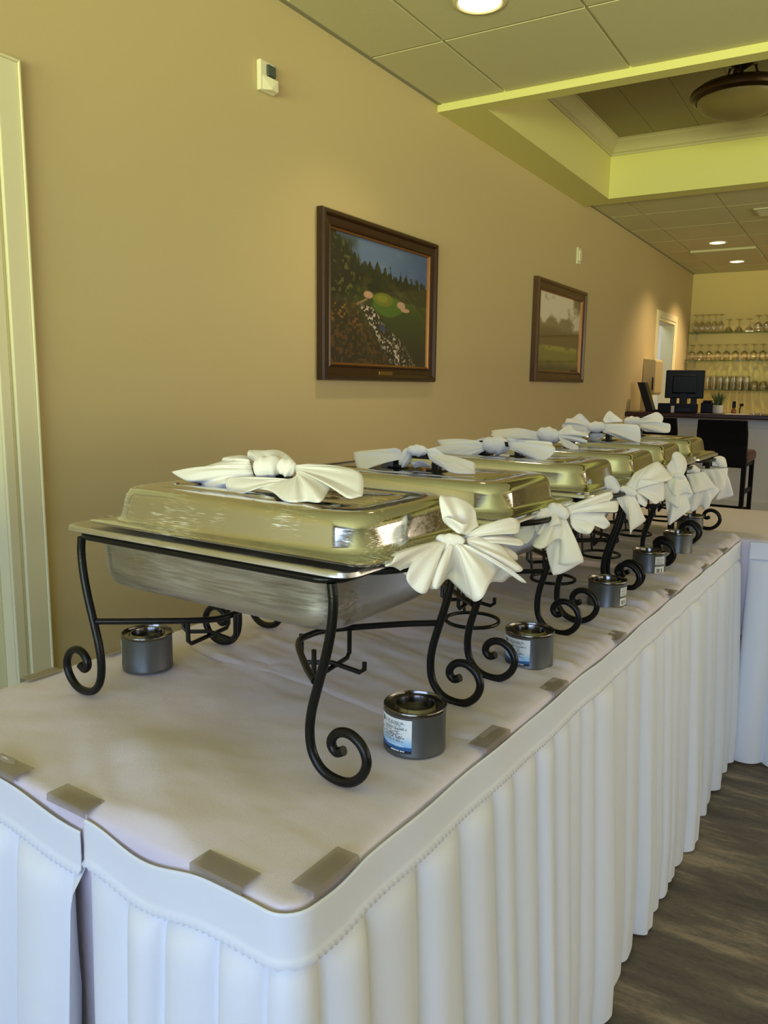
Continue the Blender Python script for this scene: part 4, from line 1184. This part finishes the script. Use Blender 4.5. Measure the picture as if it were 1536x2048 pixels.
def make_stool():
    t = thing('bar_stool', '-', 'bar stool')
    b = MB()
    rows = []
    for z, y in ((0.62, -0.190), (0.70, -0.196), (0.80, -0.205), (0.90, -0.222), (0.98, -0.240), (1.005, -0.246)):
        hw = 0.195 if z < 0.98 else 0.188
        rows.append([(-hw, y, z), (hw, y, z), (hw, y - 0.035, z), (-hw, y - 0.035, z)])
    b.loops(rows).obj('backrest', M['stool_black'], t, smooth=False, bevel=0.010, seg=3)
    MB().loops([rrect(0.195, 0.205, 0.03, 0.665), rrect(0.205, 0.215, 0.04, 0.69), rrect(0.205, 0.215, 0.04, 0.725), rrect(0.19, 0.20, 0.05, 0.748)]).obj('seat', M['seat_brown'], t)
    for sx in (-1, 1):
        MB().loops([rrect(0.018, 0.018, 0.004, 0.67, sx * 0.175, 0.185), rrect(0.015, 0.015, 0.004, 0.0, sx * 0.180, 0.195)]).obj('leg', M['stool_black'], t)
        MB().loops([rrect(0.019, 0.019, 0.004, 0.70, sx * 0.178, -0.205), rrect(0.017, 0.017, 0.004, 0.35, sx * 0.180, -0.205), rrect(0.015, 0.015, 0.004, 0.0, sx * 0.184, -0.250)]).obj('leg', M['stool_black'], t)
        MB().box(sx * 0.178 - 0.010, sx * 0.178 + 0.010, -0.20, 0.185, 0.40, 0.435).obj('side_stretcher', M['stool_black'], t, smooth=False, bevel=0.003)
    MB().box(-0.175, 0.175, 0.178, 0.198, 0.22, 0.255).obj('footrest', M['stool_black'], t, smooth=False, bevel=0.003)
    MB().box(-0.175, 0.175, -0.236, -0.216, 0.20, 0.235).obj('rear_stretcher', M['stool_black'], t, smooth=False, bevel=0.003)
    MB().box(-0.185, 0.185, -0.195, 0.195, 0.625, 0.668).obj('seat_rail', M['stool_black'], t, smooth=False, bevel=0.004)
    return t


s = make_stool()
s.location = (-0.565, 6.62, 0); s.rotation_euler = (0, 0, -0.04)
s['label'] = 'black backed bar stool with brown seat, in full view before the bar'; s['group'] = 'bar stools at the bar'
dup(s, (-1.14, 6.72, 0), 0.02, 'dark bar stool mostly hidden behind the farthest dish', 'bar stools at the bar')

# point of sale monitor, seen from behind
t = thing('computer_monitor', 'black monitor seen from behind on the bar top', 'monitor', (-1.125, BY + 0.21, BZ), 0.05)
MB().box(-0.178, 0.178, 0.0, 0.030, 0.135, 0.405).obj('screen_housing', M['pos_black'], t, smooth=False, bevel=0.010, seg=3)
MB().box(-0.11, 0.11, -0.030, 0.002, 0.18, 0.36).obj('back_cover', M['pos_black'], t, smooth=False, bevel=0.014, seg=3)
b = MB().box(-0.035, 0.035, -0.026, 0.012, 0.02, 0.24).box(-0.125, -0.065, 0.0, 0.03, 0.02, 0.14).box(0.065, 0.12, 0.0, 0.03, 0.02, 0.14)
b.obj('stand', M['pos_black'], t, smooth=False, bevel=0.004)
MB().lathe([(0.085, 0), (0.085, 0.012), (0.075, 0.02)], (0, 0.02, 0)).obj('foot', M['pos_black'], t)
t = thing('terminal_base', 'black box unit with a small white sticker before the monitor', 'terminal', (-1.145, BY + 0.062, BZ), 0.02)
MB().box(-0.175, 0.175, -0.045, 0.055, 0.0, 0.088).obj('housing', M['pos_black'], t, smooth=False, bevel=0.006)
MB().box(-0.052, -0.022, -0.0475, -0.044, 0.002, 0.066).obj('sticker', M['paper'], t, smooth=False)
MB().box(0.0, 0.12, -0.049, -0.044, 0.012, 0.052).obj('port_panel', M['black_plastic'], t, smooth=False, bevel=0.002)
t = thing('receipt_printer', 'small black receipt printer on the bar by the potted plant', 'printer', (-0.90, BY + 0.22, BZ))
MB().box(-0.055, 0.055, -0.06, 0.06, 0.0, 0.10).obj('housing', M['pos_black'], t, smooth=False, bevel=0.008)
MB().box(-0.040, 0.040, -0.055, 0.03, 0.099, 0.122).obj('paper_cover', M['black_plastic'], t, smooth=False, bevel=0.008)
t = thing('menu_holder', 'black upright board leaning at the wall end of the bar', 'board', (-1.455, BY + 0.16, BZ))
b = MB().prism([(0.0, 0.0), (0.072, 0.0), (-0.030, 0.285), (-0.102, 0.285)], -0.03, 0.10)
b.obj('board', M['black_plastic'], t, smooth=False, bevel=0.003)
MB().box(-0.01, 0.13, -0.02, 0.09, 0.0, 0.022).obj('foot', M['black_plastic'], t, smooth=False, bevel=0.006)

# potted grass plant
t = thing('potted_plant', 'spiky green plant in a white pot on the bar', 'plant', (-0.795, BY + 0.13, BZ))
MB().lathe([(0.036, 0.0), (0.044, 0.004), (0.047, 0.03), (0.047, 0.075), (0.044, 0.078), (0.041, 0.07), (0.01, 0.068)], n=32).obj('pot', M['pot'], t)
b = MB(); rng = random.Random(5)
for k in range(70):
    a = rng.uniform(0, 2 * PI); r0 = rng.uniform(0, 0.032); tilt = rng.uniform(0.05, 0.62); Lf = rng.uniform(0.09, 0.155)
    p0 = Vector((r0 * math.cos(a), r0 * math.sin(a), 0.066)); dr = Vector((math.cos(a), math.sin(a), 0)); sd = Vector((-math.sin(a), math.cos(a), 0))
    rows = []
    for i in range(6):
        s_ = i / 5
        c = p0 + dr * (Lf * math.sin(tilt) * s_ ** 1.4) + Vector((0, 0, Lf * math.cos(tilt) * s_))
        wd = 0.0042 * (1 - s_) ** 0.6 + 0.0002
        rows.append([c - sd * wd, c + dr * 0.001, c + sd * wd])
    b.grid(rows)
b.obj('foliage', M['leaf'], t, solid=0.0006)

# small bar things to the right of the plant
t = thing('dispenser_bottle', 'small amber bottle with tall black cap right of the plant', 'bottle', (-0.665, BY + 0.20, BZ))
MB().lathe([(0.020, 0), (0.023, 0.004), (0.023, 0.035), (0.012, 0.05), (0.010, 0.055)], n=24).obj('bottle_body', M['amber'], t)
MB().box(-0.015, 0.015, -0.012, 0.012, 0.055, 0.118).obj('cap', M['pos_black'], t, smooth=False, bevel=0.004)
t = thing('bar_tap', 'small dark tap with a round knob on the bar', 'tap', (-0.615, BY + 0.22, BZ))
MB().tube(catmull([(0, 0, 0), (0, 0, 0.05), (0.008, 0, 0.075), (0.016, 0, 0.08)], 5), 0.006).obj('spout', M['bronze'], t)
MB().lathe([(0.003, 0), (0.016, 0.006), (0.020, 0.018), (0.014, 0.03), (0.003, 0.034)], (0.012, 0, 0.068), 20).obj('knob', M['bronze'], t)
tag(MB().box(-0.10, 0.10, -0.07, 0.07, 0, 0.003).obj('paper_sheet', M['paper'], None, smooth=False, loc=(-0.62, BY + 0.10, BZ), rot=0.2), 'sheet of white paper lying on the bar before the bottle', 'paper')
tag(MB().box(-0.2, 0.3, -0.09, 0.09, 0, 0.008).obj('bar_mat', M['black_plastic'], None, smooth=False, bevel=0.003, loc=(-0.12, BY + 0.14, BZ)), 'flat dark mat lying on the bar top', 'mat')
for k, x in enumerate((-0.49, -0.43)):
    tag(MB().lathe([(0.010, 0), (0.012, 0.002), (0.013, 0.020), (0.010, 0.022)], n=20).obj('metal_jigger', M['chrome'], None, loc=(x, BY + 0.15, BZ)),
        'tiny shiny metal cup on the bar, ' + ('nearer the bottle' if k == 0 else 'nearer the dark mat'), 'cup')

# ---------------------------------------------------------------- glass shelves with bar glasses
SH = [(1.945, -1.595, 'top glass shelf carrying stemmed glasses'), (1.605, -1.615, 'middle glass shelf with a row of wine glasses'), (1.245, -1.60, 'lowest glass shelf with tumblers')]
for z, x0, lb in SH:
    t = thing('glass_shelf', lb, 'shelf', (0, YF, z))
    MB().box(x0, 1.6, -0.235, -0.004, -0.010, 0.0).obj('pane', M['shelf_glass'], t, smooth=False, bevel=0.001)
    for x in (-1.53, -0.35, 0.8):
        b = MB().box(x - 0.008, x + 0.008, -0.012, 0.0, -0.10, -0.010).box(x - 0.008, x + 0.008, -0.19, 0.0, -0.018, -0.010)
        b.obj('bracket', M['vent'], t, smooth=False, bevel=0.002)


def glass_mesh(name, prof):
    return MB().lathe(prof, n=20, cap0=False, cap1=False).obj(name, M['glass'], None)


WINE = [(0.034, 0.0), (0.036, 0.002), (0.044, 0.045), (0.040, 0.080), (0.020, 0.104), (0.006, 0.113), (0.0045, 0.120), (0.0045, 0.172), (0.010, 0.180), (0.038, 0.186), (0.039, 0.188), (0.002, 0.190)]
FLUTE = [(0.024, 0.0), (0.025, 0.002), (0.029, 0.06), (0.024, 0.11), (0.008, 0.132), (0.004, 0.140), (0.004, 0.200), (0.009, 0.208), (0.034, 0.213), (0.035, 0.215), (0.002, 0.217)]
MART = [(0.052, 0.0), (0.053, 0.002), (0.030, 0.040), (0.006, 0.070), (0.004, 0.080), (0.004, 0.135), (0.010, 0.143), (0.036, 0.148), (0.037, 0.150), (0.002, 0.152)]
TUMB = [(0.036, 0.0), (0.0365, 0.001), (0.031, 0.158), (0.030, 0.166), (0.002, 0.168), (0.002, 0.158), (0.0285, 0.156), (0.034, 0.002)]
ROCK = [(0.044, 0.0), (0.0445, 0.001), (0.041, 0.070), (0.034, 0.100), (0.020, 0.108), (0.002, 0.110), (0.002, 0.102), (0.030, 0.098), (0.038, 0.068), (0.042, 0.002)]
PRO = {}
NTH = ['first', 'second', 'third', 'fourth', 'fifth', 'sixth', 'seventh', 'eighth', 'ninth', 'tenth', 'eleventh', 'twelfth', 'thirteenth']


def put(kind, prof, nm, cat, x, y, z, label, group):
    if kind not in PRO:
        o = glass_mesh(nm, prof); PRO[kind] = o
    else:
        o = PRO[kind].copy(); COL.objects.link(o)
    o.location = (x, y, z)
    tag(o, label, cat, group)


for row, yy in (('front', -0.165), ('back', -0.065)):
    z = SH[0][0]
    for i in range(5):
        put('flute', FLUTE, 'flute_glass', 'glass', -1.535 + i * 0.074, YF + yy, z, f'upturned flute glass on top shelf, {row} row, {NTH[i]} from the wall', 'flutes on the top shelf')
    for i in range(3):
        put('martini', MART, 'cocktail_glass', 'glass', -1.145 + i * 0.115, YF + yy, z, f'upturned cocktail glass on top shelf, {row} row, {NTH[i]} after the flutes', 'cocktail glasses on the top shelf')
    for i in range(6):
        put('wine', WINE, 'wine_glass', 'glass', -0.815 + i * 0.098, YF + yy, z, f'upturned wine glass on top shelf, {row} row, {NTH[i]} past the cocktail glasses', 'wine glasses on the top shelf')
    z = SH[1][0]
    for i in range(12):
        put('wine', WINE, 'wine_glass', 'glass', -1.555 + i * 0.102, YF + yy, z, f'upturned wine glass on middle shelf, {row} row, {NTH[i]} from the wall', 'wine glasses on the middle shelf')
    z = SH[2][0]
    for i in range(7):
        put('tumbler', TUMB, 'tumbler', 'glass', -1.345 + i * 0.076, YF + yy, z, f'tall upturned tumbler on lowest shelf, {row} row, {NTH[i]} from the monitor', 'tumblers on the lowest shelf')
    for i in range(5):
        put('rocks', ROCK, 'rocks_glass', 'glass', -0.80 + i * 0.096, YF + yy, z, f'short upturned glass on lowest shelf, {row} row, {NTH[i]} past the tumblers', 'short glasses on the lowest shelf')
